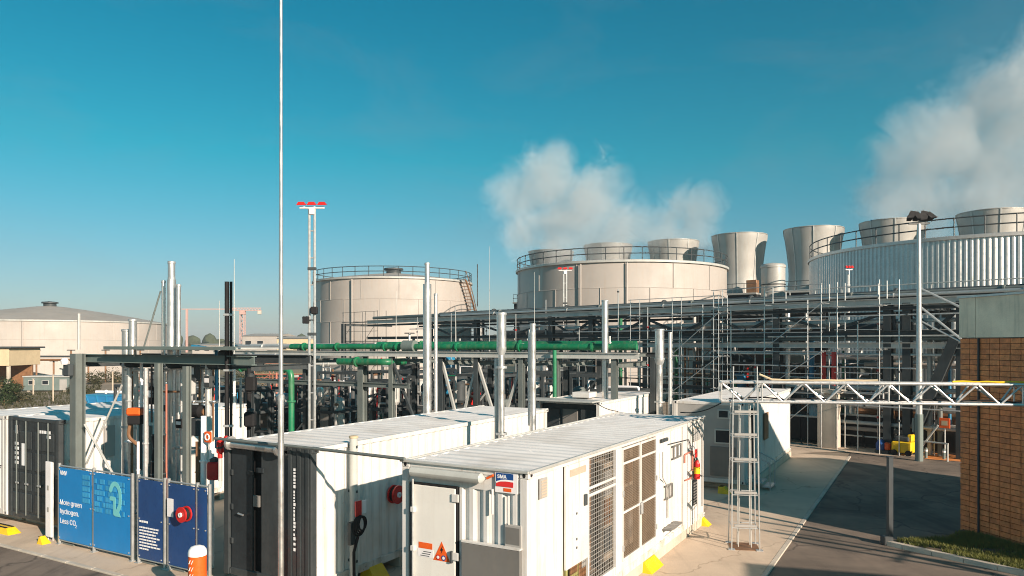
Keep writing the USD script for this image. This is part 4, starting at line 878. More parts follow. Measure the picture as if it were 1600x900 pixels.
MB().lathe([(.0, -.07), (.07, -.06), (.09, .03), (.05, .1), (.001, .1)], (0.0, -.32, 4.55), 12).build("lamp", M["sign_white"], rk0)
MB().tube((0.3, 0, 3.0), (1.9, .3, .9), .03, 6).tube((1.5, .2, 4.0), (0.2, .1, 2.0), .025, 6).build("brace", M["light_steel"], rk0)

def pipe(label, pts, r, m_, group=None, fl=(), cat="pipe", name="process_pipe", rad=None, n=12, clamps=0):
    """A pipe run through world points; fl: fractions of the length where flanges sit."""
    P = [V3(*p) for p in pts]; o = P[0].copy(); o[2] = min(p[2] for p in P)
    t = thing(name, label, cat, o, group=group)
    R = run([p - o for p in P], rad or 2.2 * r) if len(P) > 2 else [p - o for p in P]
    MB().path(R, r, n).build("pipe", M[m_], t)
    for i, f_ in enumerate(fl):
        k = f_ * (len(P) - 1); j = min(int(k), len(P) - 2); q = P[j] + (P[j + 1] - P[j]) * (k - j) - o; d = (P[j + 1] - P[j]) / np.linalg.norm(P[j + 1] - P[j])
        MB().path([q - d * r * .28, q + d * r * .28], r * 1.5, n).build("flange", M[m_], t)
    return t
def vent(label, px, yt, Y, r, m_="stainless", top=None, yj=None, r2=None, zb=0.03, cap=True, group=None):
    """A vertical vent stack: its top in the photograph at (px, yt); below the joint yj it may be thinner."""
    a = at(px, yt, Y); t = thing("vent_stack", label, "vent stack", (a[0], Y, 0), group=group); zt = a[2]
    if yj is not None:
        zj = at(px, yj, Y)[2]
        MB().path([(0, 0, zj), (0, 0, zt)], r, 16).build("upper_pipe", M[m_], t); MB().path([(0, 0, zb), (0, 0, zj + .02)], r2, 14).build("lower_pipe", M[m_], t)
        MB().lathe([(r2, -.12), (r * 1.02, 0), (r * 1.04, .08)], (0, 0, zj), 16).build("reducer", M["galvanised"], t)
    else:
        MB().path([(0, 0, zb), (0, 0, zt)], r, 14).build("pipe", M[m_], t)
    if cap: MB().lathe([(r * 1.0, -.04), (r * 1.12, -.03), (r * 1.12, 0.02), (r * .8, .03), (.001, .0)], (0, 0, zt), 14).build("rim", M["galvanised"] if m_ != "rubber" else M[m_], t)
    for z in np.arange(zb + 1.2, zt - .6, 1.6): MB().lathe([(r * 1.0, -.03), (r * 1.18, -.025), (r * 1.18, .025), (r * 1.0, .03)], (0, 0, z), 14).build("clamp", M["galvanised"] if m_ != "rubber" else M["dark_steel"], t)
    return t
# trio over the canopy and the two short ones
vent("tallest of the three slim silver vent stacks standing over the left canopy", 268, 410, 18.4, .085, yj=438, r2=.105)
vent("slim silver vent stack left of the tallest one over the left canopy", 255.5, 440, 18.7, .05)
vent("slim silver vent stack right of the tallest one over the left canopy", 279, 446, 18.2, .055)
vent("short thick silver stack with a lower collar on the left canopy", 199, 516, 19.2, .13, "stainless")
vent("short thick silver stack just right of its twin on the left canopy", 207.5, 500, 19.0, .095, "stainless")
a, b = at(251, 455, 18.7), at(224, 545, 18.9); pipe("thin grey stay leaning against the trio of silver vent stacks", [a, b], .022, "grey_steel", cat="stay", name="stay_rod")
# black twin pipe with red valve heads
p = at(357, 440, 15.9); bt = thing("vent_stack", "black twin vent pipe rising behind the red valves", "vent stack", (p[0], p[1], 0))
for dx in (-.035, .055): MB().path([(dx, 0, 2.9), (dx, 0, p[2])], .045 if dx < 0 else .03, 10).build("pipe", M["rubber"], bt)
MB().path([(0.0, 0.05, 0.03), (0.0, 0.05, 2.92)], .07, 10).build("lower_pipe", M["dark_steel"], bt)
for z in (3.2, 4.4, 5.6): MB().rbox(-.1, .1, -.05, .05, z, z + .05, .008).build("clamp", M["galvanised"], bt)
for px, yt, lab in ((344, 682, "red relief valve left of its twin, at the corner of the black fronted container"), (353.5, 680, "red relief valve at the end of the silver pipe above the black container front")):
    p = at(px, yt + 17, 15.3); t = thing("valve", lab, "valve", p)
    MB().lathe([(.001, -.22), (.05, -.22), (.05, -.12), (.075, -.1), (.075, .12), (.05, .14), (.05, .2), (.001, .22)], n=14).build("body", M["red_paint"], t)
    MB().lathe([(.085, -.02), (.085, .02)], n=14).build("flange", M["dark_steel"], t)
    MB().path([(0, 0, -.22), (0, 0, -.7)], .04, 10).build("stem", M["light_steel"], t)
pipe("short silver pipe lying over the top of the black container front", [at(360, 692, 15.0), at(437, 702, 14.35)], .095, "stainless", fl=(0.0, 1.0), n=16)

# ---------------------------------------------------------------- piping between the left containers, each run a thing
def vp(px, y0, y1, Y, r, m_, label, fl=(0.3, 0.8), n=10):
    lo = at(px, y1, Y)
    if y1 >= 735: lo[2] = 0.04
    return pipe(label, [lo, at(px, y0, Y)], r, m_, fl=fl, n=n)
vp(228.5, 575, 745, 17.2, .058, "aluminium", "white silver riser left of the black hoses", (.25, .6))
p = at(233, 665, 17.3); pipe("dark grey lower riser beside the white silver one", [(p[0], p[1], .03), (p[0], p[1], p[2])], .075, "grey_steel", fl=(.9,))
vp(202, 570, 650, 18.2, .06, "galvanised", "galvanised riser under the left canopy, first from the left"); vp(213, 560, 640, 18.4, .05, "light_steel", "grey riser under the left canopy beside the orange actuator")
vp(284, 575, 745, 17.4, .04, "galvanised", "thin galvanised riser just right of the double grey column")
vp(326, 556, 650, 16.6, .075, "aluminium", "thick white pipe hanging under the canopy's right end", (.95,))
pipe("blue pipe turning down from the canopy's right end", [at(300, 541, 16.9), at(338, 545, 16.6), at(338.5, 700, 16.5)], .035, "blue_pipe", fl=(.6,))
vp(318, 650, 742, 16.4, .06, "letter_white", "white riser under the orange emergency sign", (.7,)); vp(331, 690, 745, 16.3, .05, "letter_white", "short white riser right of the orange sign")
vp(312, 560, 745, 17.6, .028, "copper_brown", "thin brown riser near the black pump motor")
vp(247, 610, 745, 18.0, .05, "grey_steel", "grey riser behind the black corrugated hoses")
vp(389, 555, 672, 20.0, .06, "rubber", "black riser with an actuator right of the black twin vent", (.5,))
for k, px in enumerate((240, 245, 251)):
    p0, p1 = at(px, 680, 17.0), at(px + 1, 745, 17.0)
    pts = [V3(p0[0] + .03 * math.sin(i * .9 + k), 17.0 + .05 * k, p0[2] + (p1[2] - .25 - p0[2]) * i / 8) for i in range(9)]
    t = thing("hose", "black ribbed hose, " + ["leftmost", "middle", "rightmost"][k] + " of three behind the navy banner", "hose", pts[-1])
    MB().path([q - pts[-1] for q in pts], .045, 8).build("hose_body", M["rubber"], t)
    r = MB()
    for i in range(0, 9, 2): r.lathe([(.045, -.02), (.058, 0), (.045, .02)], pts[i] - pts[-1], 8)
    r.build("clamps", M["dark_steel"], t, kind="stuff")
# actuator with orange head, black pump motor, orange emergency sign
p = at(213, 650, 17.6); t = thing("valve_actuator", "orange topped valve actuator under the left canopy", "valve", p)
MB().rbox(-.19, .17, -.15, .15, .02, .2, .04).build("head", M["orange_paint"], t); MB().rbox(-.17, .15, -.12, .12, -.2, .015, .03).build("gear_case", M["rubber"], t)
MB().path([(0.1, 0, -.2), (0.1, 0, -1.3)], .04, 8).build("stem", M["dark_steel"], t); MB().path(run([(-.14, 0, -.1), (-.2, 0, -.5), (.05, 0, -.7), (.08, 0, -1.2)], .12), .04, 8).build("feed_pipe", M["copper_brown"], t)
p = at(311, 643, 16.8); t = thing("pump_motor", "black motor with round end cover on the grey column", "motor", p, SITE)
q = MB().lathe([(.001, 0), (.13, .0), (.15, .05), (.15, .4), (.1, .48), (.001, .5)], n=16); v = q.v[0]; MB().add(np.column_stack([v[:, 2] - .3, v[:, 0], v[:, 1]]), q.f[0]).build("housing", M["rubber"], t)
MB().rbox(-.25, .05, -.1, .1, -.55, -.16, .02).build("gearbox", M["dark_steel"], t); MB().path(run([(-.3, 0, .05), (-.42, 0, .1), (-.42, 0, -.9)], .08), .035, 8).build("cable", M["rubber"], t)
q = MB().lathe([(.001, .5), (.09, .5), (.09, .54), (.001, .55)], n=14); v = q.v[0]; MB().add(np.column_stack([v[:, 2] - .3, v[:, 0], v[:, 1]]), q.f[0]).build("end_cover", M["copper_brown"], t)
p = at(324, 683, 16.2); t = thing("emergency_sign", "orange emergency stop sign with a white ring on the white risers", "sign", p, SITE)
MB().rbox(-.12, .12, 0, .03, -.12, .12, .02).build("plate", M["orange_paint"], t)
q = MB().ring((0, 0, 0), .065, .015, 20, 6); v = np.vstack(q.v); MB().add(np.column_stack([v[:, 0], -.004 - v[:, 2], v[:, 1]]), np.vstack(q.f)).build("ring", M["letter_white"], t)
for px, py, Y, m_, lab in ((392, 600, 20.0, "rubber", "black actuator high on the black riser"), (391, 655, 19.8, "rubber", "lower black actuator on the black riser"), (352, 562, 16.2, "dark_steel", "small dark terminal box on the black twin vent"), (335, 735, 16.3, "red_paint", "small red hand valve above the last navy banner")):
    p = at(px, py, Y); t = thing("actuator" if m_ != "red_paint" else "valve", lab, "actuator" if m_ != "red_paint" else "valve", p)
    MB().rbox(-.14, .14, -.12, .12, -.2, .2, .04).build("housing", M[m_], t); MB().lathe([(.1, .2), (.1, .26), (.03, .3), (.001, .3)], n=12).build("cap", M["dark_steel"], t)
EX = [(206, 575, 742, 18.6, .03, "copper_brown", "thin rusty riser left of the orange actuator"), (221, 560, 700, 18.0, .035, "letter_white", "thin white riser between the orange actuator and the white silver riser"), (237, 570, 660, 17.0, .022, "rubber", "thin black cable pipe right of the white silver riser"), (243, 575, 690, 18.6, .03, "light_steel", "pale thin riser above the black ribbed hoses"),
      (255, 570, 745, 19.0, .045, "aluminium", "bright riser left of the double grey column"), (260, 600, 745, 17.2, .02, "pink_steel", "thin pink riser left of the double grey column"), (276, 580, 745, 18.6, .035, "stainless", "slim shiny riser behind the double grey column"), (290, 600, 745, 18.9, .05, "letter_white", "white riser between the grey and the dark column"), (296, 560, 700, 17.0, .02, "rubber", "thin black cable pipe left of the dark column"),
      (316, 575, 640, 17.1, .03, "galvanised", "short galvanised riser above the black pump motor"), (333, 560, 690, 17.3, .02, "copper_brown", "thin rusty riser beside the blue pipe"), (366, 560, 670, 17.8, .03, "letter_white", "thin white riser right of the black twin vent"), (376, 590, 668, 20.5, .03, "light_steel", "thin pale riser left of the black actuators"), (308, 690, 745, 16.6, .035, "copper_brown", "short rusty riser above the navy banner"), (216, 690, 745, 17.3, .03, "sign_white", "short white bent riser below the orange actuator")]
for px, y0, y1, Y, r, m_, lab in EX: vp(px, y0, y1, Y, r, m_, lab, (.2, .5, .75), 8)
for i, (px0, px1, py, Y, r, m_, lab) in enumerate(((196, 262, 578, 18.3, .035, "light_steel", "pale level pipe under the left canopy"), (262, 330, 575, 17.5, .04, "galvanised", "galvanised level pipe left of the blue pipe"), (228, 300, 612, 17.9, .025, "copper_brown", "thin rusty level pipe between the risers"), (270, 326, 700, 17.2, .03, "light_steel", "pale level pipe above the navy banner"), (196, 240, 690, 18.0, .03, "sign_white", "white level pipe below the orange actuator"), (300, 340, 628, 16.9, .03, "stainless", "short shiny level pipe by the pump motor"), (345, 440, 556, 20.5, .05, "aluminium", "bright level pipe behind the black twin vent"))):
    pipe(lab, [at(px0, py, Y), at(px1, py, Y - .5)], r, m_, fl=(.1, .5, .9), n=8)
for i, (px, py, Y, w, h, m_, lab) in enumerate(((240, 618, 17.2, .13, .2, "rubber", "small black box on the white silver riser"), (245, 590, 18.4, .12, .14, "light_steel", "small pale gauge box under the canopy"), (303, 582, 17.0, .14, .2, "dark_steel", "dark control box near the top of the dark column"), (283, 662, 17.1, .12, .1, "rubber", "small black bracket box on the double grey column"), (327, 596, 16.5, .1, .13, "dark_steel", "dark coupling box on the thick white pipe"), (262, 640, 18.7, .12, .2, "sign_white", "small white gauge box left of the double grey column"), (297, 605, 17.0, .12, .16, "light_steel", "pale gauge box left of the dark column"))):
    t = thing("instrument_box", lab, "instrument", at(px, py, Y), SITE); MB().rbox(-w, w, -.07, .07, -h, h, .015).build("case", M[m_], t); MB().rbox(-w * .7, w * .7, -.08, -.0705, -h * .2, h * .6, .004).build("dial", M["sign_white" if m_ != "sign_white" else "dark_steel"], t); MB().tube((0, .05, -h), (0, .05, -h - .35), .015, 6).build("stem", M["galvanised"], t)
random.seed(1)
# ---------------------------------------------------------------- vent stacks in the middle
vent("tall silver vent stack with a slanted tip behind the second container", 667.5, 412, 21.9, .075, yj=445, r2=.125)
vent("thinner silver vent pipe with cream clamps beside the tall one", 681, 460, 22.2, .055, "aluminium")
vent("stout silver vent stack with a thick upper half between the two nearest containers", 783.5, 490, 17.75, .115, yj=547, r2=.075, r_=None) if False else vent("stout silver vent stack with a thick upper half between the two nearest containers", 783.5, 490, 17.75, .115, yj=547, r2=.075)
vp(776, 560, 690, 17.9, .055, "light_steel", "grey downcomer hugging the stout silver vent stack")
vent("silver vent stack right of the stout one, rusty below", 832.5, 507, 19.16, .07, yj=520, r2=.085)
vp(826.5, 515, 665, 19.4, .028, "galvanised", "thin galvanised pipe hugging the silver vent stack above the second container")
vent("tall silver vent stack behind the container with the dark open front", 945.5, 470, 27.0, .12)
vp(952.5, 525, 575, 27.3, .05, "light_steel", "short grey pipe hugging the tall vent stack behind the dark fronted container")
vent("broad silver vent stack left of the shaded container's roof", 1030.5, 515, 27.5, .17, yj=565, r2=.12)
vent("darker slim vent stack just right of the broad silver one", 1047, 520, 27.9, .07, "galvanised")
for px, yt, Y, lab in ((712, 480, 34, "pale pointed lightning rod between the two silver stacks"), (366, 405, 30, "hair thin white rod near the black twin vent"), (765, 385, 50, "hair thin rod against the sky left of the wide beige tank"), (619, 455, 34, "dark thin rod before the beige tank"), (835, 425, 40, "thin rod before the left edge of the wide beige tank"), (343, 470, 30, "thin pale rod left of the black twin vent")):
    p = at(px, yt, Y); t = thing("lightning_rod", lab, "rod", (p[0], Y, 0)); MB().path([(0, 0, 0), (0, 0, p[2])], .035 if px != 712 else .07, 6, .012).build("rod", M["light_steel"], t); MB().rbox(-.12, .12, -.12, .12, 0, .3, .02).build("base", M["concrete"], t)

# ---------------------------------------------------------------- rack with the green pipes
R1 = S(-24.6, 15.0); RZ = 4.56
rk1 = thing("pipe_rack", "grey steel rack that carries the green pipes across the middle of the yard", "pipe rack", R1, SITE)
def rx(px): return site_x(px, 15.0) + 24.6
cols1 = [rx(p) for p in (390, 487, 566, 612, 690, 745, 815, 870, 960)]
for i, x in enumerate(cols1):
    q = MB(); column(q, x, 0, 0.03, RZ - .12, .3 if i in (0, 2) else .2); q.build("column", M["dark_steel" if i in (0, 1, 4, 5) else "grey_steel"], rk1, smooth=False)
    q = MB(); column(q, x + .3, 3.4, 0.03, RZ - .12, .2); q.build("column", M["dark_steel"], rk1, smooth=False)
    MB().ibeam((x, 0, RZ - .35), (x, 3.4, RZ - .35), .18, .2, .02).build("cross_beam", M["grey_steel"], rk1, smooth=False)
xe = rx(1000)
MB().ibeam((-1.5, -.1, RZ), (xe, -.1, RZ), .16, .22, .025).build("beam", M["light_steel"], rk1, smooth=False)
MB().ibeam((-1.5, 3.4, RZ), (xe, 3.4, RZ), .14, .18, .02).build("beam", M["dark_steel"], rk1, smooth=False)
MB().ibeam((-1.5, 0, 3.2), (rx(640), 0, 3.2), .16, .2, .03).build("beam", M["grey_steel"], rk1, smooth=False)
for a, b in ((690, 745), (745, 815), (612, 690)):
    x0, x1 = rx(a), rx(b)
    MB().bar((x0, .05, RZ - .3), ((x0 + x1) / 2, .05, 1.5), .1, .1).bar((x1, .05, RZ - .3), ((x0 + x1) / 2, .05, 1.5), .1, .1).build("brace", M["light_steel" if a != 612 else "dark_steel"], rk1, smooth=False)
def rp(x, y, z): return R1 + AX * x + AY * y + V3(0, 0, z)
pipe("main green pipe running the length of the rack from the lamp mast to the right", [rp(rx(446), .35, RZ + .3), rp(rx(990), .35, RZ + .32)], .125, "green_pipe", fl=(.05, .17, .33, .37, .55, .72, .9), n=16)
pipe("second green pipe half hidden behind the main one", [rp(rx(560), 1.3, RZ + .42), rp(rx(975), 1.3, RZ + .45)], .1, "green_pipe", fl=(.2, .6))
pipe("lower green pipe that turns down to the ground by the lamp mast", [rp(-.6, -.35, RZ - .72), rp(rx(464), -.35, RZ - .72), rp(rx(464), -.35, .05)], .14, "green_pipe", fl=(.15, .45, .7), n=16, rad=.5)
pipe("short green pipe under the rack beam right of the lamp mast", [rp(rx(536), -.3, RZ - .35), rp(rx(610), -.3, RZ - .35), rp(rx(612), .9, RZ - .35)], .15, "green_pipe", fl=(.2,), n=14)
pipe("green riser under the rack with a bent foot, far right", [rp(rx(872), -.3, RZ + .2), rp(rx(872), -.3, 2.4), rp(rx(880), -.3, 2.2), rp(rx(880), -.3, .1)], .075, "green_pipe", fl=(.3, .8))
for k, (y, r, m_, lab) in enumerate(((.9, .1, "galvanised", "galvanised pipe lying on the green pipe rack"), (2.0, .12, "light_steel", "grey pipe at the back of the green pipe rack"), (2.6, .08, "stainless", "thin bright pipe at the back of the green pipe rack"))):
    pipe(lab, [rp(-1.2, y, RZ + .2 + r), rp(xe - 1, y, RZ + .22 + r)], r, m_, fl=(.1, .4, .8), n=10)
for i in range(16):
    x = rx(460) + i * (rx(985) - rx(460)) / 15.0
    MB().rbox(x - .06, x + .06, .22, .48, RZ + .11, RZ + .185, .006).build("pipe_shoe", M["dark_steel"], rk1); MB().ring((0, 0, 0), .135, .012, 16, 4).build("x", M["dark_steel"], rk1) if False else None
    MB().ibeam((x, 0, RZ + .02), (x, 1.6, RZ + .02), .1, .12, .012).build("pipe_bearer", M["grey_steel"], rk1, smooth=False)
p = rp(rx(632), .35, RZ + .34); t = thing("valve", "dark green gate valve in the main green pipe", "valve", p, SITE)
q = MB().path([(-.3, 0, 0), (.3, 0, 0)], .25, 14).build("body", M["shed_green"], t); MB().path([(0, 0, .2), (0, 0, .55)], .05, 8).build("stem", M["stainless"], t); MB().ring((0, 0, .55), .2, .025, 18, 6).build("handwheel", M["dark_steel"], t)

# ---------------------------------------------------------------- the big rack at the back
L0 = V3(-12.5, 65.4, 0); BD = V3(0.689, -0.726, 0); BD /= np.linalg.norm(BD); BN = V3(-BD[1], BD[0], 0); BROT = math.degrees(math.atan2(BD[1], BD[0]))
def bx_(px, y=0.0):
    r = (px - 800) / FPX; o = L0 + BN * y
    return (r * o[1] - o[0]) / (BD[0] - r * BD[1])
def bp(x, y, z): return L0 + BD * x + BN * y + V3(0, 0, z)
rk2 = thing("pipe_rack", "long dark steel pipe rack of several storeys crossing in front of the tanks", "pipe rack", L0, BROT)
LB = 52.0; cx2 = [bx_(p) for p in (537, 672, 745, 862, 925, 1010, 1118, 1215, 1388, 1418, 1502)]
for i, x in enumerate(cx2):
    for y in ((0, 5.5) if i % 2 else (0,)):
        q = MB(); w = .34; column(q, x, y, 0, 6.85, w); q.build("column", M["dark_steel"], rk2, smooth=False)
    for z in (6.75, 5.0): MB().ibeam((x, .1, z), (x, 5.4, z), .16, .2, .02).build("cross_beam", M["dark_steel"], rk2, smooth=False)
for z, m_, h, w in ((6.92, "light_steel", .3, .22), (6.62, "dark_steel", .16, .18), (5.5, "dark_steel", .22, .2), (4.92, "light_steel", .26, .2)):
    for y in ((-.15, 5.5) if z > 6 else (-.15,)): MB().ibeam((-0.4, y, z), (LB, y, z), w, h, .03).build("beam", M[m_], rk2, smooth=False)
MB().ibeam((bx_(985), -.12, 2.55), (LB, -.12, 2.55), .2, .24, .03).build("beam", M["dark_steel"], rk2, smooth=False)
for a, b in zip(cx2[1:-1], cx2[2:]):
    m_ = (a + b) / 2
    q = MB().bar((a + .2, .0, 6.4), (m_ - .1, .0, 5.65), .13, .13).bar((b - .2, 0, 6.4), (m_ + .1, 0, 5.65), .13, .13); q.build("brace", M["dark_steel"], rk2, smooth=False)
MB().bar((cx2[-1] - .2, -.05, 5.2), (bx_(1432), -.05, 1.2), .42, .42).build("brace", M["dark_steel"], rk2, smooth=False)
q = MB()
for z in (7.6, 8.1): q.tube((bx_(1120), 5.5, z), (LB, 5.5, z), .03, 5)
for x in np.arange(bx_(1120), LB, 1.5): q.tube((x, 5.5, 7.0), (x, 5.5, 8.1), .03, 5)
q.build("handrail", M["light_steel"], rk2)
TOPP = [(0.5, 7.3, .13, "grey_steel", -.4, LB), (1.5, 7.36, .2, "dark_steel", 8, LB), (2.6, 7.3, .1, "light_steel", -.4, LB), (3.4, 7.42, .2, "grey_steel", 14, LB), (4.4, 7.3, .13, "galvanised", 0, LB), (-.02, 7.22, .07, "galvanised", 10, LB), (4.9, 7.62, .1, "light_steel", 20, LB)]
names_ = ["front grey", "thick dark", "pale slim", "thickest grey", "galvanised", "thin front galvanised", "upper pale"]
for (y, z, r, m_, x0, x1), nm in zip(TOPP, names_): pipe(nm + " pipe run along the top of the long rack", [bp(x0, y, z), bp(x1, y, z)], r, m_, fl=(.15, .32, .5, .63, .8, .92), n=12)
MIDP = [(.2, 6.05, .1, "light_steel", bx_(880), LB), (.7, 5.95, .16, "aluminium", bx_(1010), bx_(1270)), (1.6, 6.0, .24, "tank_beige", bx_(1020), bx_(1290)), (.1, 5.25, .12, "grey_steel", bx_(900), LB), (2.5, 5.75, .26, "dark_steel", bx_(745), bx_(1400)), (.9, 5.35, .15, "galvanised", bx_(870), LB), (3.4, 5.5, .2, "light_steel", bx_(700), LB), (-.1, 4.5, .06, "light_steel", bx_(1110), LB), (1.0, 4.35, .14, "aluminium", bx_(1290), LB), (1.6, 4.0, .1, "tank_beige", bx_(1330), LB)]
for i, (y, z, r, m_, x0, x1) in enumerate(MIDP): pipe(["slim pale", "bright cream ended", "beige insulated", "low grey", "big dark", "galvanised", "rear pale", "thin handrail like", "bright low", "beige low"][i] + " pipe in the middle storey of the long rack", [bp(x0, y, z), bp(x1, y, z)], r, m_, fl=(.1, .35, .6, .85), n=10)
LOWP = [(0.3, 2.9, .12, "light_steel"), (.9, 2.0, .14, "aluminium"), (1.6, 1.7, .2, "copper_brown"), (2.4, 2.3, .16, "light_steel"), (0.1, 1.25, .09, "light_steel"), (3.0, 1.2, .22, "grey_steel"), (.6, .9, .1, "tank_beige")]
for i, (y, z, r, m_) in enumerate(LOWP): pipe(["upper pale", "bright", "brown", "rear pale", "thin pale", "thick grey", "low beige"][i] + " pipe low in the long rack beyond the road", [bp(bx_(1225), y, z), bp(LB, y, z)], r, m_, fl=(.1, .2, .35, .5, .65, .8), n=10)
# upright pipes, valves, vessels and cabinets inside the rack: each a thing
r_ = random.Random(21); cn = ["pale", "silver", "brown", "grey", "red", "cream", "blue", "dark", "green"]; cm = ["light_steel", "stainless", "copper_brown", "grey_steel", "red_paint", "aluminium", "blue_pipe", "dark_steel", "green_pipe"]
zones = [(595, 660, "left of the tall silver stack"), (684, 740, "just right of the tall silver stack"), (745, 778, "left of the stout silver stack"), (792, 828, "between the two middle silver stacks"), (838, 900, "above the rear dark fronted roof"), (900, 940, "left of the rear tall stack"), (960, 1020, "before the wide beige tank"),
         (1055, 1105, "right of the broad silver stack"), (1120, 1190, "behind the truss tower"), (1200, 1280, "left of the red valve pipes"), (1315, 1375, "right of the red valve pipes"), (1395, 1425, "just left of the floodlight mast"), (1445, 1495, "between the floodlight mast and the bricks")]
for a, b, where in zones:
    for k in r_.sample([0, 1, 2, 3, 5, 6, 7, 8] if a > 900 else [0, 2, 3, 7, 7 if a < 0 else 1], 4 if a > 900 else 3):
        y = r_.choice((.4, 1.2, 2.4, 3.6)); x = bx_(r_.uniform(a, b), y); z0, z1 = r_.choice((0, 0, 1.0)), r_.choice((3.0, 4.8, 5.6, 6.6))
        pipe(f"{cn[k]} upright pipe inside the long rack, {where}", [bp(x, y, z0), bp(x, y, z1)], r_.uniform(.05, .13), cm[k], fl=(.2, .5, .8), n=8)
def vessel(x, y, r, h, z0, m_, label):
    t = thing("vessel", label, "vessel", bp(x, y, 0), BROT)
    MB().lathe([(.01, z0), (r * .6, z0 + .05), (r, z0 + r * .4), (r, z0 + h - r * .4), (r * .6, z0 + h - .05), (.01, z0 + h)], n=20).build("shell", M[m_], t)
    for a in range(3): MB().tube((r * .8 * math.cos(2.1 * a), r * .8 * math.sin(2.1 * a), 0), (r * .8 * math.cos(2.1 * a), r * .8 * math.sin(2.1 * a), z0 + r * .5), .06, 6).build("leg", M["dark_steel"], t)
    MB().path([(0, 0, z0 + h - .1), (0, 0, z0 + h + .5)], .08, 8).build("nozzle", M["light_steel"], t)
    MB().lathe([(r * 1.01, z0 + h * .5), (r * 1.03, z0 + h * .5 + .02), (r * 1.03, z0 + h * .5 + .1), (r * 1.01, z0 + h * .5 + .12)], n=20).build("band", M["galvanised"], t)
for px, y, r, h, z0, m_, lab in ((640, 2.5, .9, 3.2, .4, "dark_steel", "squat dark vessel behind the rack braces left of the tall silver stack"), (700, 3, .7, 3.6, .4, "blue_pipe", "blue standing vessel under the long rack"), (760, 2.5, .9, 4.0, .3, "dark_steel", "dark standing vessel between the crossed braces"), (850, 2.5, .6, 3.4, .4, "stainless", "silver standing vessel left of the white roof"), (905, 3.0, .8, 4.4, .3, "dark_steel", "tall dark vessel behind the container with the dark front"),
                                 (1150, 3.0, 1.0, 4.2, .3, "dark_steel", "broad dark vessel in the shadow of the long rack"), (1245, 3.5, .7, 1.4, 3.6, "tank_beige", "cream bellied vessel on the rack above the truss"), (1345, 3.0, .9, 4.0, .4, "grey_steel", "grey standing vessel left of the floodlight mast"), (1275, 1.2, .35, 1.7, .3, "letter_white", "small white vessel seen through the truss near its red pipes"), (1330, 1.0, .3, 1.8, .3, "stainless", "small silver vessel seen through the truss")):
    vessel(bx_(px, y), y, r, h, z0, m_, lab)
for px, lab in ((1287, "left red upright valve pipe seen through the truss"), (1303, "right red upright valve pipe seen through the truss")): pipe(lab, [bp(bx_(px, -.5), -.5, 3.0), bp(bx_(px, -.5), -.5, 4.6)], .11, "red_paint", fl=(.1, .9))
# pale concrete pier, dark wall panels under the rack
t = thing("pier", "broad pale concrete pier under the long rack at the end of the road", "pier", bp(bx_(1295, -.4), -.4, 0), BROT); MB().rbox(-.45, .45, -.3, .3, 0, 2.6, .03).build("shaft", M["concrete"], t); MB().rbox(-.6, .6, -.4, .4, 2.605, 2.8, .03).build("head", M["concrete"], t)
for i, (a, b, h0, h1, y, lab) in enumerate(((1225, 1278, .25, 1.35, -.2, "dark low wall panel left of the pale pier"), (1308, 1395, .2, 1.5, .6, "dark low wall panel right of the pale pier"), (1130, 1290, 2.9, 5.0, 4.8, "dark wall behind the rack above the truss"), (1440, 1515, .2, 1.3, .4, "dark panel by the brick corner beyond the road"))):
    x0, x1 = bx_(a, y), bx_(b, y); t = thing("wall_panel", lab, "wall", bp(x0, y, 0), BROT)
    n = max(2, int((x1 - x0) / 1.2)); w = (x1 - x0) / n
    for k in range(n): MB().rbox(k * w + .01, (k + 1) * w - .01, 0, .08, h0, h1, .01).build("panel", M["dark_louvre"], t)
    MB().rbox(0, x1 - x0, -.03, .1, h1 + .002, h1 + .1, .01).build("rail", M["light_steel"], t)
    for k in range(n + 1): MB().box(k * w - .03, k * w + .03, .082, .14, 0, h1).build("post", M["dark_steel"], t, smooth=False)
# light control cabinets and pumps at the foot of the rack
for i, (px, y, w, h, m_, lab) in enumerate(((1250, 1.6, 1.4, 1.0, "light_steel", "pale pump skid behind the low dark wall left of the pier"), (1330, 2.2, 1.6, 1.1, "aluminium", "bright pump skid right of the pale pier"), (1365, 1.4, .9, 1.6, "grey_steel", "grey control cabinet beyond the road"), (1462, 1.6, 1.2, 1.2, "copper_brown", "brown pump skid left of the brick corner"), (1010, 1.0, 1.2, 1.4, "dark_steel", "dark pump skid behind the beige tank's foot"), (880, .8, 1.6, 1.6, "dark_steel", "dark pump skid behind the roofs"), (735, .6, 1.4, 1.5, "light_steel", "pale pump skid below the crossed braces"))):
    t = thing("pump_skid", lab, "pump", bp(bx_(px, y), y, 0), BROT)
    MB().rbox(-w, w, -.5, .5, 0, .25, .03).build("base_frame", M["dark_steel"], t)
    q = MB().lathe([(.01, -w * .6), (h * .28, -w * .58), (h * .32, -w * .3), (h * .32, w * .2), (h * .2, w * .3), (.01, w * .3)], n=16); v = q.v[0]; MB().add(np.column_stack([v[:, 2], v[:, 0], v[:, 1] + .25 + h * .4]), q.f[0]).build("motor", M[m_], t)
    MB().lathe([(.01, .25), (h * .25, .25), (h * .3, h * .5), (h * .15, h * .8), (h * .15, h * 1.1), (.01, h * 1.1)], (w * .65, 0, 0), 14).build("pump_body", M["light_steel"], t)
    MB().path(run([(w * .65, 0, h), (w * .65, 0, h + .7), (w * .65, .8, h + .7)], .2), .09, 8).build("outlet", M[m_], t)
t = thing("sign", "square orange sign on the rack left of the brick corner", "sign", bp(bx_(1476, -.3), -.3, 1.55), BROT); MB().rbox(-.21, .21, -.02, .02, -.22, .22, .01).build("plate", M["orange_paint"], t); MB().box(-.12, .12, -.026, -.0205, -.1, .1).build("symbol", M["yellow_building"], t, smooth=False); MB().tube((0, .04, -1.5), (0, .04, .2), .03, 6).build("post", M["galvanised"], t)
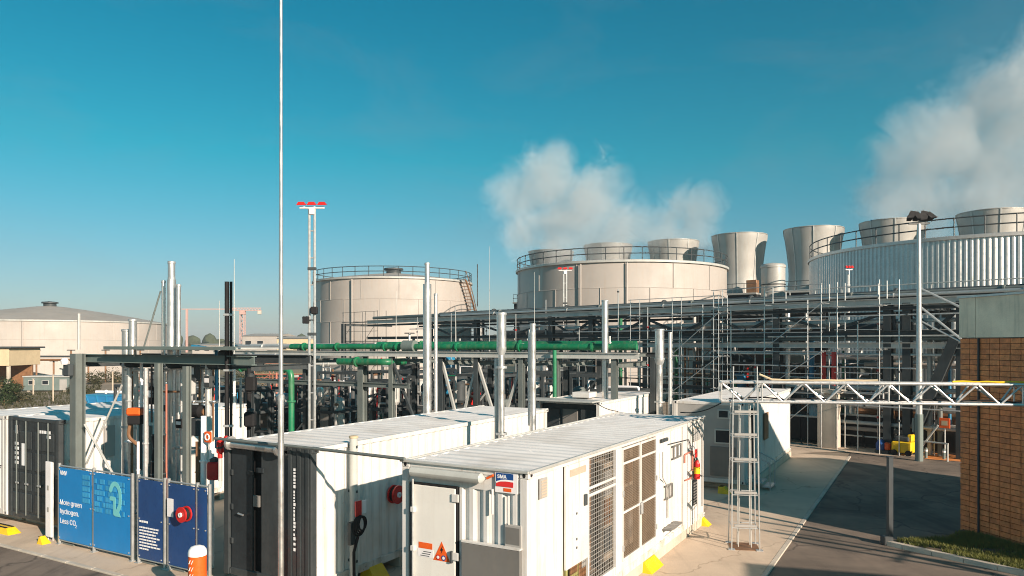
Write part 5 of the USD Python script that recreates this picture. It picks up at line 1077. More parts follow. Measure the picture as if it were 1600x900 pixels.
# ---------------------------------------------------------------- scaffolding
def scaffold(label, loc, rot, nx, dx, zs, depth=.9, z0=0.0, m_="galvanised", planks=True, r=.024, rise=1.0):
    t = thing("scaffold", label, "scaffold", loc, rot)
    for i in range(nx + 1):
        for y in (0, depth): MB().tube((i * dx, y, z0), (i * dx, y, zs[-1] + rise), r, 6).build("standard", M[m_], t)
    for z in zs:
        for y in (0, depth): MB().tube((-.15, y - .05, z), (nx * dx + .15, y - .05, z), r * .9, 6).build("ledger", M[m_], t)
        for i in range(nx + 1): MB().tube((i * dx + .05, -.15, z + .05), (i * dx + .05, depth + .15, z + .05), r * .9, 6).build("transom", M[m_], t)
        MB().tube((-.1, -.06, z + .95), (nx * dx + .1, -.06, z + .95), r * .8, 6).build("guard_rail", M[m_], t)
        if planks:
            for k in range(3): MB().box(-.1, nx * dx + .1, .08 + k * depth / 3, .08 + (k + .9) * depth / 3, z + .08, z + .12).build("plank", M["wood"], t, smooth=False)
    for i in range(nx):
        for a, b in zip(([z0] + zs)[:-1], zs):
            if (i + len(zs)) % 2 == 0: MB().tube((i * dx, -.08, a + .1), ((i + 1) * dx, -.08, b), r * .8, 6).build("brace", M[m_], t)
    return t
scaffold("scaffold of thin tubes before the wide tank's right end with a diagonal tube", bp(bx_(985, -1.2), -1.2, 0), BROT, 2, 2.9, [2.2, 4.3, 6.6], planks=False)
scaffold("scaffold bays in front of the dark middle of the long rack above the truss", bp(bx_(1115, -1.0), -1.0, 0), BROT, 2, 2.9, [2.6, 4.6, 6.9], planks=False)
scaffold("scaffold bay with red clamps left of the floodlight mast", bp(bx_(1308, -1.0), -1.0, 0), BROT, 1, 1.9, [2.7, 4.7, 6.7], planks=False, rise=1.2)
scaffold("scaffold at the left end of the long rack before the lit beige tank", bp(bx_(536, 1), 1.0, 0), BROT, 3, 2.0, [1.6, 3.4, 5.2, 7.0], planks=False, m_="dark_steel")
scaffold("scaffold tower low against the beige tank wall with ladders and braces", bp(bx_(1042, 4), 4.0, 0), BROT, 2, 1.6, [1.4, 3.0, 4.6], planks=True, m_="copper_brown", rise=.2)
scaffold("rusty pink scaffold behind the lower green pipe at the left", at(392, 640, 62)[:2].tolist() + [0], 0, 3, 1.6, [1.2, 2.4], planks=True, m_="pink_steel", rise=.3)
t = thing("scaffold_brace", "pair of bright diagonal tubes beside the floodlight mast", "brace", bp(bx_(1438, -1), -1.0, 0), BROT)
MB().tube((0, 0, 7.4), (3.2, 0, 5.6), .05, 8).build("tube", M["galvanised"], t); MB().tube((0, 0, 6.6), (2.0, 0, 4.8), .05, 8).build("tube", M["galvanised"], t); MB().tube((0, 0, 0), (0, 0, 7.6), .05, 8).build("standard", M["galvanised"], t); MB().tube((0, 0, 6.0), (3.4, 0, 4.0), .04, 8).build("tube", M["galvanised"], t)

# loose scaffold poles and rails strung through the long rack
r_ = random.Random(77)
PW = [(596, "left of the tall silver stack"), (652, "beside the tall silver stack"), (705, "right of the tall silver stack"), (760, "left of the stout silver stack"), (806, "between the two middle silver stacks"), (853, "above the rear white roof"), (905, "left of the rear tall stack"), (966, "right of the rear tall stack"), (1012, "left of the broad silver stack"), (1062, "right of the broad silver stack"), (1098, "left of the truss tower"), (1142, "behind the truss tower"), (1180, "just right of the truss tower"),
      (1228, "above the road's far end at its left"), (1262, "above the low dark wall"), (1340, "right of the red valve pipes"), (1372, "before the grey vessel"), (1405, "left of the floodlight mast"), (1460, "right of the floodlight mast")]
for i, (px, where) in enumerate(PW):
    y = r_.choice((-.6, -.8, .3)); x = bx_(px, y); h = r_.uniform(6.8, 8.6) if i % 3 else r_.uniform(5.2, 6.2); t = thing("scaffold_pole", f"thin upright scaffold pole in the long rack {where}", "pole", bp(x, y, 0), BROT)
    MB().tube((0, 0, 0), (0, 0, h), .028, 6).build("tube", M["galvanised"], t)
    for z in np.arange(1.5, h, 2.2): MB().rbox(-.05, .05, -.06, .04, z, z + .1, .01).build("coupler", M["dark_steel" if i % 4 else "red_paint"], t)
for i, (a, b, y, z, m_, lab) in enumerate(((640, 900, -.3, 6.2, "galvanised", "highest thin rail before the left half of the long rack"), (560, 760, -.3, 4.0, "light_steel", "thin rail low before the left end of the long rack"), (880, 1290, -.5, 5.75, "galvanised", "thin rail before the wide tank, above the beam"), (900, 1120, -.4, 3.6, "galvanised", "thin rail low before the wide beige tank"), (1110, 1430, -.7, 3.9, "aluminium", "long thin rail just above the truss girder"), (1110, 1500, -.5, 6.3, "galvanised", "thin rail under the main beam above the truss"), (1200, 1500, -.5, 5.35, "light_steel", "pale rail in the middle storey left of the bricks"), (1120, 1420, .4, 3.3, "light_steel", "pale rail behind the truss girder"), (1225, 1500, -.3, 2.1, "aluminium", "bright rail below the truss girder"), (1225, 1480, .2, .6, "light_steel", "lowest pale rail beyond the road"), (700, 960, .5, 5.2, "light_steel", "pale rail below the braces of the long rack"), (960, 1110, .2, 2.9, "copper_brown", "brown rail before the beige tank's foot"))):
    x0, x1 = bx_(a, y), bx_(b, y); t = thing("scaffold_rail", lab, "rail", bp(x0, y, z), BROT); MB().tube((0, 0, 0), (x1 - x0, 0, 0), .035, 7).build("tube", M[m_], t)
    for k_ in range(int((x1 - x0) / 3)): MB().rbox(k_ * 3 + .9, k_ * 3 + 1.0, -.05, .05, -.05, .05, .008).build("coupler", M["dark_steel"], t)
# ---------------------------------------------------------------- masts with lamps
def red_mast(label, px, yt, Y, group=None, k=1.0):
    p = at(px, yt, Y); t = thing("light_mast", label, "light mast", (p[0], Y, 0)); zt = p[2]
    for dx in (-.11 * k, .11 * k): MB().path([(dx, 0, 0), (dx, 0, zt - .1)], .055 * k, 8).build("tube", M["galvanised"], t)
    for z in np.arange(.8, zt - .3, 1.1): MB().tube((-.11, 0, z), (.11, 0, z), .03, 6).build("rung", M["galvanised"], t)
    for z in (zt * .5, zt * .75): MB().rbox(-.17, .17, -.07, .07, z, z + .12, .01).build("joint", M["dark_steel"], t)
    MB().rbox(-.5 * k, .5 * k, -.06, .06, zt - .16, zt - .08, .01).build("head_bar", M["sign_white"], t)
    for x in (-.42 * k, 0, .42 * k):
        MB().hull([(x - .17 * k, -.2, zt - .05), (x + .17 * k, -.2, zt - .05), (x - .17 * k, .12, zt + .02), (x + .17 * k, .12, zt + .02), (x - .12 * k, -.1, zt + .1), (x + .12 * k, -.1, zt + .1)]).build("lamp_head", M["red_paint"], t)
    MB().rbox(-.1 * k, .1 * k, -.1, .1, zt - .4, zt - .17, .02).build("head_box", M["sign_white"], t)
    MB().rbox(-.4, .4, -.4, .4, 0, .4, .03).build("foot", M["concrete"], t)
    return t
red_mast("tall twin tube mast with red lamp heads before the sky left of the tanks", 487.5, 320, 30.0)
red_mast("farther mast with red lamp heads before the wide beige tank", 883, 420, 56.0)
m3t = red_mast("slim red topped mast rising above the rack before the ribbed tank's left end", 1326, 418, 44.0, k=.4)
for py, px, lab in ((500, 478, "dark floodlight on a bracket at half height of the tall red topped mast"), (485, 491, "small dark camera box on the tall red topped mast")):
    p = at(px, py, 29.9); t = thing("floodlight", lab, "lamp", p); MB().rbox(-.13, .13, -.1, .1, -.15, .15, .03).build("housing", M["rubber"], t); MB().tube((.1, 0, 0), (.3 if px < 480 else -.1, .1, 0), .03, 6).build("arm", M["dark_steel"], t)
p = at(1436, 350, 31.4); t = thing("light_mast", "slim steel mast with a cluster of black floodlights left of the brick building", "light mast", (p[0], p[1], 0)); zt = p[2]
MB().path([(0, 0, 2.0), (0, 0, zt)], .13, 12, .075).build("upper_pole", M["galvanised"], t); MB().path([(0, 0, 0), (0, 0, 2.0)], .16, 12).build("lower_pole", M["shed_green"], t)
MB().rbox(-.45, .45, -.04, .04, zt - .02, zt + .06, .01).build("cross_arm", M["dark_steel"], t)
for i, (x, tl) in enumerate(((-.38, -.12), (-.12, .1), (.15, -.05), (.4, .14))):
    MB().hull([(x - .14 + tl, -.2, zt + .1 + abs(tl)), (x + .14 + tl, -.2, zt + .12 + abs(tl)), (x - .16 - tl, -.12, zt + .55), (x + .16 - tl, -.12, zt + .5), (x - .1, .12, zt + .14), (x + .1, .12, zt + .14), (x, .1, zt + .42)]).build("floodlight", M["rubber"], t); 
MB().rbox(-.15, .15, .12, .3, 1.2, 1.8, .02).build("control_box", M["shed_green"], t)

# ---------------------------------------------------------------- truss gantry over the road
TB = ground(1162, 856); TX = V3(0.985, -0.172, 0); TX /= np.linalg.norm(TX); TROT = math.degrees(math.atan2(TX[1], TX[0]))
tr = thing("truss_gantry", "aluminium truss tower and lattice girder spanning the road to the brick building", "truss", TB, TROT)
al = M["aluminium"]; ztb, ztt = 3.60, 4.06; xL, xR = -.55, 7.05
def cx_tube(p, q, r=.02, nm="brace", m_="aluminium"): MB().tube(p, q, r, 8).build(nm, M[m_], tr)
for y in (-.2, .2):
    for z in (ztb, ztt): cx_tube((xL, y, z), (xR, y, z), .036, "chord")
nb = 8; w = (xR - xL) / nb
for i in range(nb):
    a, b = xL + i * w, xL + (i + 1) * w
    for y in (-.2, .2):
        m_ = (a + b) / 2 + (.16 if y > 0 and b < xR - .1 else 0); cx_tube((a, y, ztt if i % 1 == 0 else ztb), (m_, y, ztb), .025); cx_tube((m_, y, ztb), (b, y, ztt), .025)
    for z in (ztb, ztt): cx_tube((a, -.2, z), (b, .2, z), .013)
for x in (xL, xL + 1 * w, xL + 4 * w, xL + 7 * w, xR):
    for y in (-.2, .2): cx_tube((x, y, ztb), (x, y, ztt), .02, "post")
    for z in (ztb, ztt): cx_tube((x, -.2, z), (x, .2, z), .02, "spacer")
for k, (x, y) in enumerate(((-.3, -.3), (.3, -.3), (-.3, .3), (.3, .3))):
    zt = 4.45 if y < 0 else 3.58
    cx_tube((x * 1.08, y * 1.08, .03), (x * .92, y * .92, zt), .017, "leg", "galvanised"); MB().rbox(x * 1.08 - .08, x * 1.08 + .08, y * 1.08 - .08, y * 1.08 + .08, 0.03, .05, .006).build("foot_plate", al, tr)
for i, z in enumerate((.55, 1.35, 2.15, 2.75, 3.3)):
    for a, b in (((-.3, -.3), (.3, -.3)), ((.3, -.3), (.3, .3)), ((.3, .3), (-.3, .3)), ((-.3, .3), (-.3, -.3))): cx_tube((*a, z), (*b, z), .012, "rung", "galvanised")
    MB().rbox(-.26, .26, -.33, -.27, z + .03, z + .09, .006).build("coupling_plate", M["box_grey"], tr)
for y in (-.12, .12): cx_tube((-.14, y, .05), (-.10, y, 3.5), .014, "inner_leg", "light_steel"); cx_tube((.16, y, .05), (.14, y, 3.5), .014, "inner_leg", "light_steel")
MB().rbox(-.34, .34, -.34, .34, .03, .045, .005).build("base_frame", M["copper_brown"], tr)
t = thing("cable", "yellow cable lying along the left part of the truss girder", "cable", TB, TROT); MB().path([(xL + .9 + i * .3, -.1 + .06 * math.sin(i), ztt + .06 + (.14 if i == 0 else 0) + .012 * (i % 2)) for i in range(10)], .025, 6).build("cable_body", M["yellow_building"], t)
t = thing("cable", "yellow cable on the truss girder before the brick wall", "cable", TB, TROT); MB().path([(xL + 5.2 + i * .25, -.12 + .05 * math.sin(i * 1.3), ztt + .055 + .01 * (i % 2)) for i in range(9)], .022, 6).build("cable_body", M["yellow_paint"], t)
t = thing("cable", "black cable running through the truss girder", "cable", TB, TROT); MB().path([(xL + .2 + i * .42, .05 * math.sin(i * 1.1), ztb + .05 + .02 * (i % 3)) for i in range(18)], .02, 6).build("cable_body", M["rubber"], t)
a, b = S(-.6, 10.0, 3.1), TB + TX * -.4 + V3(0, 0, 3.62)
t = thing("cable", "black cable sagging from the nearest container's far roof corner up to the truss tower", "cable", a); MB().path([(b - a) * s_ + V3(0, 0, -.12 * math.sin(math.pi * s_)) for s_ in np.linspace(0, 1, 9)], .015, 6).build("cable_body", M["rubber"], t)
q = S(-4.6, 13.35, 3.0); a = S(-2.4, 9.9, 3.05)
t = thing("cable", "thin black cable strung from the rear white container to the nearest container's roof", "cable", a); MB().path([(q - a) * s_ + V3(0, 0, -.06 * math.sin(math.pi * s_)) for s_ in np.linspace(0, 1, 7)], .012, 6).build("cable_body", M["rubber"], t)

# yellow machine at the end of the road
p = ground(1412, 711); t = thing("compressor", "small yellow machine with a dark top at the end of the road", "machine", (p[0], p[1], 0), BROT)
MB().rbox(-.42, .42, -.3, .3, .12, .62, .05).build("body", M["yellow_paint"], t); MB().rbox(-.3, .3, -.25, .25, .625, .85, .05).build("engine", M["dark_steel"], t); MB().rbox(.22, .4, -.2, .2, .63, .95, .03).build("tank", M["yellow_paint"], t)
for x in (-.3, .3):
    q = MB().lathe([(.01, -.05), (.13, -.05), (.13, .05), (.01, .05)], n=14); v = q.v[0]; MB().add(np.column_stack([v[:, 0] + x, v[:, 2] - .33, v[:, 1] + .13]), q.f[0]).build("wheel", M["rubber"], t)
MB().path(run([(-.42, 0, .4), (-.9, 0, .4), (-1.0, 0, .05)], .05), .025, 6).build("drawbar", M["red_paint"], t); MB().lathe([(.01, 0), (.06, 0), (.06, .004), (.01, .004)], n=10).build("cap", M["dark_steel"], t)
p = ground(1380, 708); t = thing("pump", "small dark pump beside the yellow machine", "pump", (p[0], p[1], 0), BROT); MB().rbox(-.3, .3, -.2, .2, 0, .15, .02).build("base", M["dark_steel"], t); MB().lathe([(.01, .15), (.2, .15), (.22, .4), (.12, .6), (.01, .6)], (-.1, 0, 0), 14).build("body", M["logo_blue"], t); MB().rbox(.08, .3, -.12, .12, .16, .5, .04).build("motor", M["orange_paint"], t)
for i, px in enumerate((1447, 1475)):
    p = ground(px, 716 + 2 * i); t = thing("bollard", ["dark short bollard on the orange gravel, left one", "dark short bollard on the orange gravel, right one nearer the bricks"][i], "bollard", (p[0], p[1], 0)); MB().lathe([(.06, 0), (.06, .42), (.04, .46), (.001, .47)], n=12).build("post", M["shed_green"], t); MB().lathe([(.062, .3), (.064, .31), (.064, .37), (.062, .38)], n=12).build("band", M["sign_white"], t)
a, b = ground(1442, 718), ground(1495, 725)
t = thing("barrier_rail", "low grey barrier rail with a leaning bar by the orange gravel", "barrier", (a[0], a[1], 0)); d = b - a; MB().tube((0, .6, .75), d + V3(0, .6, .75), .035, 8).build("rail", M["light_steel"], t); MB().tube(V3(0, .6, .1), d * .7 + V3(0, .6, 1.5), .04, 8).build("leaning_bar", M["light_steel"], t)
for k in (0.02, .98): MB().tube(d * k + V3(0, .6, 0), d * k + V3(0, .6, .75), .035, 8).build("post", M["light_steel"], t)

# ---------------------------------------------------------------- middle distance: vehicles, skids
def car(label, loc, rot, m_="car_white", van=False):
    t = thing("parked_car" if not van else "parked_van", label, "car" if not van else "van", loc, rot)
    L_, W_ = (4.4, 1.75) if not van else (5.2, 1.95)
    pr = [(0, .35), (0, .75), (.15, .85), (1.1, .95), (1.9, 1.42), (3.3, 1.45), (4.1, 1.0), (4.4, .95), (4.4, .35)] if not van else [(0, .35), (0, .9), (.2, 1.1), (.9, 1.25), (1.5, 1.95), (1.8, 2.05), (5.1, 2.05), (5.2, 1.9), (5.2, .35)]
    q = trimesh.creation.extrude_polygon(_P(pr).buffer(-.06).buffer(.06), W_, engine="earcut"); v = np.array(q.vertices); tw = np.where(v[:, 1] > 1.0, .86, 1.0)
    MB().add(np.column_stack([v[:, 0] - L_ / 2, (v[:, 2] - W_ / 2) * tw, v[:, 1]]), q.faces).build("body", M[m_], t, smooth=25)
    for s_ in (-1, 1):
        z0, z1 = (1.0, 1.38) if not van else (1.3, 1.85)
        MB().hull([(-.95 if not van else -1.6, s_ * W_ * .435, z0), (1.35 if not van else -.6, s_ * W_ * .435, z0), (1.0 if not van else -.6, s_ * W_ * .437, z1), (-.35 if not van else -1.2, s_ * W_ * .437, z1), (0, s_ * W_ * .42, (z0 + z1) / 2)]).build("side_window", M["car_glass"], t, smooth=False)
    MB().bar((-1.08 if not van else -1.72, 0, .98 if not van else 1.27), (-.33 if not van else -1.13, 0, 1.41 if not van else 1.95), W_ * .72, .03).build("windscreen", M["car_glass"], t, smooth=False)
    for x in (-L_ * .31, L_ * .31):
        for s_ in (-1, 1):
            q = MB().lathe([(.01, -.1), (.3, -.1), (.33, -.06), (.33, .06), (.3, .1), (.01, .1)], n=18); v = q.v[0]; w_ = MB().add(np.column_stack([v[:, 0] + x, v[:, 2] + s_ * (W_ / 2 - .08), v[:, 1] + .33]), q.f[0]).build("wheel", M["rubber"], t)
            q = MB().lathe([(.01, .005), (.19, .0), (.19, .01), (.01, .012)], n=14); v = q.v[0]; MB().add(np.column_stack([v[:, 0] + x, s_ * (W_ / 2 + .025 + v[:, 2]), v[:, 1] + .33]), q.f[0]).build("rim", M["stainless"], w_)
    for s_ in (-1, 1): MB().rbox(-L_ / 2 - .02, -L_ / 2 + .06, s_ * W_ * .36 - .15, s_ * W_ * .36 + .15, .68 if not van else .85, .8 if not van else 1.0, .02).build("headlight", M["letter_white"], t)
    return t
def g_at(px, Y): return (pixX(px, Y), Y, 0)
car("black car behind the second container's roof, left of the tall silver stack", g_at(606, 50), 170, "car_black")
car("black van beyond the black car, half hidden by the braces", g_at(640, 53), 10, "car_black", van=True)
for i, (px, Y, z, w, h, m_, lab) in enumerate(((225, 44, 0, 3.2, 1.2, "sign_white", "low white site cabin behind the silver risers at the left"), (178, 58, 0, 1.9, .95, "blue_tarp", "blue skip container beyond the left containers"), (82, 78, 0, 2.3, 1.5, "shed_green", "small grey green shed below the far left tank"), (285, 60, 0, 2.0, 1.3, "compartment", "beige site cabin seen between the silver risers"))):
    t = thing("site_cabin" if m_ != "blue_tarp" else "skip", lab, "cabin" if m_ != "blue_tarp" else "skip", g_at(px, Y), rng.uniform(-8, 8))
    if m_ == "blue_tarp":
        MB().hull([(-w * .8, -.8, .1), (w * .8, -.8, .1), (w * .8, .8, .1), (-w * .8, .8, .1), (-w, -.9, h), (w, -.9, h), (w, .9, h), (-w, .9, h)]).build("body", M[m_], t, smooth=False); MB().rbox(-w - .05, w + .05, -.96, .96, h + .002, h + .08, .01).build("rim", M["blue_pipe"], t)
        for k in range(5): MB().bar((-w * .75 + k * w * .37, -.83, .2), (-w * .88 + k * w * .44, -.92, h), .08, .05).build("rib", M["blue_pipe"], t, smooth=False)
    else:
        MB().rbox(-w, w, -1.2, 1.2, .12, h, .02).build("body", M[m_], t); MB().rbox(-w - .08, w + .08, -1.28, 1.28, h + .002, h + .12, .02).build("roof", M["light_steel"], t)
        for k in range(max(1, int(w))): f_ = MB().rbox(-w + .5 + k * 1.4, -w + 1.2 + k * 1.4, -1.23, -1.202, h * .45, h * .8, .008).build("window", M["light_steel"], t); MB().box(-w + .56 + k * 1.4, -w + 1.14 + k * 1.4, -1.236, -1.231, h * .5, h * .76).build("pane", M["car_glass"], f_, smooth=False)
        MB().rbox(w - .9, w - .15, -1.222, -1.202, .14, h * .85, .006).build("door", M["box_grey"], t)
        for s_ in (-1, 1): MB().rbox(s_ * w * .8 - .15, s_ * w * .8 + .15, -1.1, 1.1, 0, .118, .01).build("footing", M["concrete"], t)
# pipework and skids in the middle distance under the green pipes
for i, (a, b, Y, z, r, m_, lab) in enumerate(((385, 545, 50, 1.5, .09, "light_steel", "pale ground pipe behind the tall pole"), (390, 560, 54, 2.3, .1, "sign_white", "white ground pipe behind the tall pole"), (440, 640, 46, 2.6, .07, "galvanised", "galvanised ground pipe behind the lamp mast"), (500, 660, 58, 1.8, .12, "copper_brown", "brown ground pipe behind the black cars"), (470, 620, 66, 3.2, .12, "light_steel", "pale high pipe behind the black cars"), (520, 700, 44, 1.2, .06, "pink_steel", "thin pinkish pipe behind the second container"), (385, 480, 70, 3.6, .1, "pink_steel", "pinkish pipe above the pink scaffold"), (150, 330, 52, 1.6, .1, "letter_white", "white ground pipe behind the silver risers"), (200, 345, 66, 2.4, .1, "tank_beige", "beige ground pipe far behind the silver risers"))):
    pipe(lab, [(pixX(a, Y), Y, z), (pixX(b, Y), Y - 1.5, z)], r, m_, fl=(.1, .3, .55, .8), n=8)
for i, (px, Y, h, m_, lab) in enumerate(((395, 50, 3.0, "copper_brown", "brown upright behind the black actuators"), (450, 48, 3.6, "dark_steel", "dark upright left of the lower green pipe"), (476, 47, 3.4, "dark_steel", "dark upright just right of the lower green pipe"), (520, 46, 3.4, "copper_brown", "brown upright left of the rack column"), (548, 52, 3.6, "dark_steel", "dark upright behind the rack column"), (580, 48, 3.2, "sign_white", "white upright above the black car"), (598, 56, 3.8, "dark_steel", "dark upright left of the black van"), (626, 44, 3.4, "dark_steel", "dark upright between the dark braces"), (648, 50, 3.6, "blue_pipe", "blue upright left of the tall silver stack"), (432, 56, 2.8, "pink_steel", "pinkish upright beside the tall pole"), (505, 58, 3.6, "light_steel", "pale upright right of the lamp mast"))):
    pipe(lab, [(pixX(px, Y), Y, 0), (pixX(px, Y), Y, h)], .11 if m_ == "dark_steel" else .07, m_, fl=(.3, .6, .9), n=8)
for i, (px, Y, w, m_, lab) in enumerate(((440, 58, 1.0, "light_steel", "pale pump skid behind the lower green pipe"), (535, 50, 1.1, "dark_steel", "dark pump skid under the short green pipe"), (570, 62, 1.2, "copper_brown", "brown pump skid far behind the black car"), (275, 50, 1.0, "light_steel", "pale pump skid behind the double grey column"))):
    t = thing("pump_skid", lab, "pump", (pixX(px, Y), Y, 0), -20)
    MB().rbox(-w, w, -.5, .5, 0, .25, .03).build("base_frame", M["dark_steel"], t); q = MB().lathe([(.01, -w * .6), (.4, -w * .58), (.45, -w * .3), (.45, w * .2), (.25, w * .3), (.01, w * .3)], n=16); v = q.v[0]; MB().add(np.column_stack([v[:, 2], v[:, 0], v[:, 1] + .75]), q.f[0]).build("motor", M[m_], t)
    MB().lathe([(.01, .25), (.3, .25), (.4, .7), (.2, 1.1), (.2, 1.6), (.01, 1.6)], (w * .65, 0, 0), 14).build("pump_body", M["light_steel"], t); MB().path(run([(w * .65, 0, 1.5), (w * .65, 0, 2.4), (w * .65, 1.2, 2.4)], .2), .1, 8).build("outlet", M[m_], t)
def module(px, Y, lab, seed, w=1.6, h=3.0, frame="dark_steel"):
    """An open steel frame packed with small vessels, pipes and a cabinet."""
    r = random.Random(seed); t = thing("process_module", lab, "process skid", (pixX(px, Y), Y, 0), SITE + r.uniform(-3, 3)); d = 1.0
    for x in (-w, 0, w):
        for y in (-d, d): MB().bar((x, y, 0), (x, y, h), .13).build("post", M[frame], t, smooth=False)
    for z in (.12, h * .5, h):
        for y in (-d, d): MB().bar((-w - .06, y, z), (w + .06, y, z), .12, .16).build("beam", M[frame], t, smooth=False)
        for x in (-w, w): MB().bar((x, -d + .07, z), (x, d - .07, z), .1, .14).build("beam", M[frame], t, smooth=False)
    MB().bar((-w + .07, -d - .08, .2), (-.07, -d - .08, h * .48), .07).bar((w - .07, -d - .08, h * .98), (.07, -d - .08, h * .52), .07).build("brace", M[r.choice(["light_steel", frame])], t, smooth=False)
    for k_ in range(3):
        x = -w + (k_ + .5) * 2 * w / 3; rr = r.uniform(.22, .4); z0 = r.choice((.25, h * .55)); hh = r.uniform(.9, 1.3) if z0 > 1 else r.uniform(1.2, 2.2)
        MB().lathe([(.01, z0), (rr * .7, z0 + .05), (rr, z0 + .2), (rr, z0 + hh - .2), (rr * .7, z0 + hh - .05), (.01, z0 + hh)], (x, r.uniform(-.2, .4), 0), 14).build("vessel", M[r.choice(["dark_steel", "grey_steel", "stainless", "dark_steel", "light_steel", "grey_steel", "blue_pipe", "dark_steel"])], t)
    for k_ in range(7):
        x = r.uniform(-w, w); y = -d + r.uniform(.1, .5); z1 = r.uniform(h * .6, h * 1.15); x2 = min(w, max(-w, x + r.uniform(-1.2, 1.2)))
        MB().path(run([(x, y, .2), (x, y, z1), (x2, y, z1)] if abs(x2 - x) > .4 else [(x, y, .2), (x, y, (z1 + .2) / 2), (x, y, z1)], .12), r.uniform(.03, .075), 7).build("pipe", M[r.choice(["light_steel", "galvanised", "copper_brown", "stainless", "dark_steel", "green_pipe", "sign_white", "red_paint"])], t)
    c = r.uniform(-w + .5, w - .5); cb = MB().rbox(c - .35, c + .35, -d + .02, -d + .35, .3, 1.7, .02).build("cabinet", M[r.choice(["grey_steel", "box_grey", "anthracite"])], t); MB().rbox(c - .3, c + .3, -d + .005, -d + .019, .35, 1.65, .004).build("door", M["panel_grey"], cb)
for i, (px, Y, lab, w, h) in enumerate(((372, 40, "process skid behind the black twin vent", 1.3, 2.6), (420, 42, "process skid left of the tall pole under the rack beam", 1.4, 2.4), (468, 44, "process skid behind the lower green pipe's foot", 1.5, 2.8), (512, 40, "process skid right of the lamp mast", 1.4, 2.8), (545, 46, "process skid under the short green pipe", 1.6, 3.2), (592, 41, "process skid right of the short green pipe", 1.5, 2.9), (632, 45, "process skid under the dark crossed braces", 1.7, 3.3), (690, 40, "process skid right of the tall silver stack", 1.5, 3.2), (722, 45, "process skid between the light crossed braces", 1.6, 3.4), (760, 40, "process skid left of the stout silver stack", 1.5, 3.3), (806, 42, "process skid between the two middle silver stacks", 1.5, 3.2), (858, 40, "process skid above the rear container's left roof corner", 1.6, 3.4), (905, 38, "process skid left of the rear tall stack", 1.6, 3.4), (970, 38, "process skid right of the rear tall stack", 1.3, 2.6),
                                (232, 42, "process skid far behind the white silver riser", 1.6, 2.6), (288, 40, "process skid behind the double grey column", 1.6, 2.8), (332, 38, "process skid behind the thick white pipe", 1.3, 2.6))): module(px, Y, lab, 300 + i, w, h)
for i, (px, y, lab) in enumerate(((1135, 2.5, "process skid in the long rack behind the truss tower"), (1185, 2.0, "process skid in the long rack right of the truss tower"), (1245, 2.5, "process skid in the long rack beyond the road's left side"), (1335, 2.5, "process skid in the long rack right of the pale pier"), (1375, 3.5, "process skid in the long rack left of the yellow machine"), (1465, 3.0, "process skid in the long rack behind the orange sign"))): p = bp(bx_(px, y), y, 0); module(px, p[1], lab, 400 + i, 1.6, 3.9)
# left background
t = thing("canopy_building", "yellow building on posts at the far left edge", "building", (pixX(4, 82), 82, 0), 4)
MB().rbox(-4, 2.4, -3, 3, 2.6, 4.5, .03).build("upper_wall", M["yellow_building"], t); MB().rbox(-4.3, 2.8, -3.3, 3.3, 4.505, 4.68, .03).build("roof", M["dark_steel"], t)
for x in (-3.5, -1.5, .4, 2.2): MB().rbox(x - .15, x + .15, -2.8, -2.5, 0, 2.6, .02).build("post", M["concrete"], t)
MB().rbox(-3.9, 2.3, 1.5, 1.8, 0, 2.595, .02).build("back_wall", M["copper_brown"], t); MB().rbox(-2.8, -.6, -3.02, -3.001, 3.0, 4.0, .006).build("window", M["car_glass"], t)
MB().rbox(-1.2, .2, -2.4, -1.6, 0, 1.9, .02).build("door", M["pink_steel"], t)
def bush(label, loc, R, h, n, m_, seed, name="bush", cat="bush", stem=.0, sz=.16):
    r = random.Random(seed); t = thing(name, label, cat, loc); v, f = [], []
    cl = [(r.gauss(0, .38) * R, r.gauss(0, .38) * R, stem + h * r.uniform(.15, .85), R * r.uniform(.3, .55)) for _ in range(9)]
    for i in range(n):
        c = r.choice(cl); d = V3(r.gauss(0, 1), r.gauss(0, 1), r.gauss(0, 1)); d /= np.linalg.norm(d); p = V3(*c[:3]) + d * c[3] * r.uniform(.6, 1.05) * V3(1, 1, .8)
        if p[2] < .03: p[2] = .03
        a = V3(r.gauss(0, 1), r.gauss(0, 1), r.gauss(0, .7)); a *= sz * r.uniform(.6, 1.3) / np.linalg.norm(a); b = np.cross(a, d) * .8
        k = len(v); v += [p - a * .5, p + b * .5, p + a * .6, p - b * .5]; f.append((k, k + 1, k + 2, k + 3))
    MB().add(v, f).build("crown" if stem else "foliage", M[m_], t, smooth=False)
    s_ = MB()
    for c in cl[:6]: s_.path([(0, 0, 0), (c[0] * .3, c[1] * .3, c[2] * .5), c[:3]], .035 if not stem else .09, 5, .012)
    s_.build("stems" if not stem else "trunk", M["wood"], t)
    return t
for i, (px, Y, R, h, m_, lab) in enumerate(((6, 60, 1.3, 2.4, "leaf_green", "dark green shrub at the left edge below the yellow building"), (27, 63, 1.1, 1.9, "leaf_olive", "loose olive shrub right of the dark one at the left edge"), (148, 92, 2.0, 1.4, "leaf_olive", "low olive bush below the far left tank's right half"), (128, 74, 1.4, .9, "leaf_olive", "low dull bush right of the grey green shed"), (300, 95, 2.6, 2.2, "leaf_olive", "olive bush far behind the silver risers"), (372, 88, 2.2, 2.8, "leaf_olive", "yellowish tall bush seen past the black twin vent"), (410, 84, 2.4, 3.0, "leaf_olive", "tall olive bush behind the pink scaffold"), (185, 96, 2.2, 1.5, "leaf_olive", "olive bush beyond the blue skip"))): bush(lab, (pixX(px, Y), Y, 0), R, h, 1400, m_, 40 + i)
bk = [(-46, 56), (-38, 56), (-34, 70), (-40, 76), (-56, 74), (-58, 60)]
grass(bk, 9000, .35, 0.0, 8, "dull grass patch at the left beyond the containers", "leaf_olive")
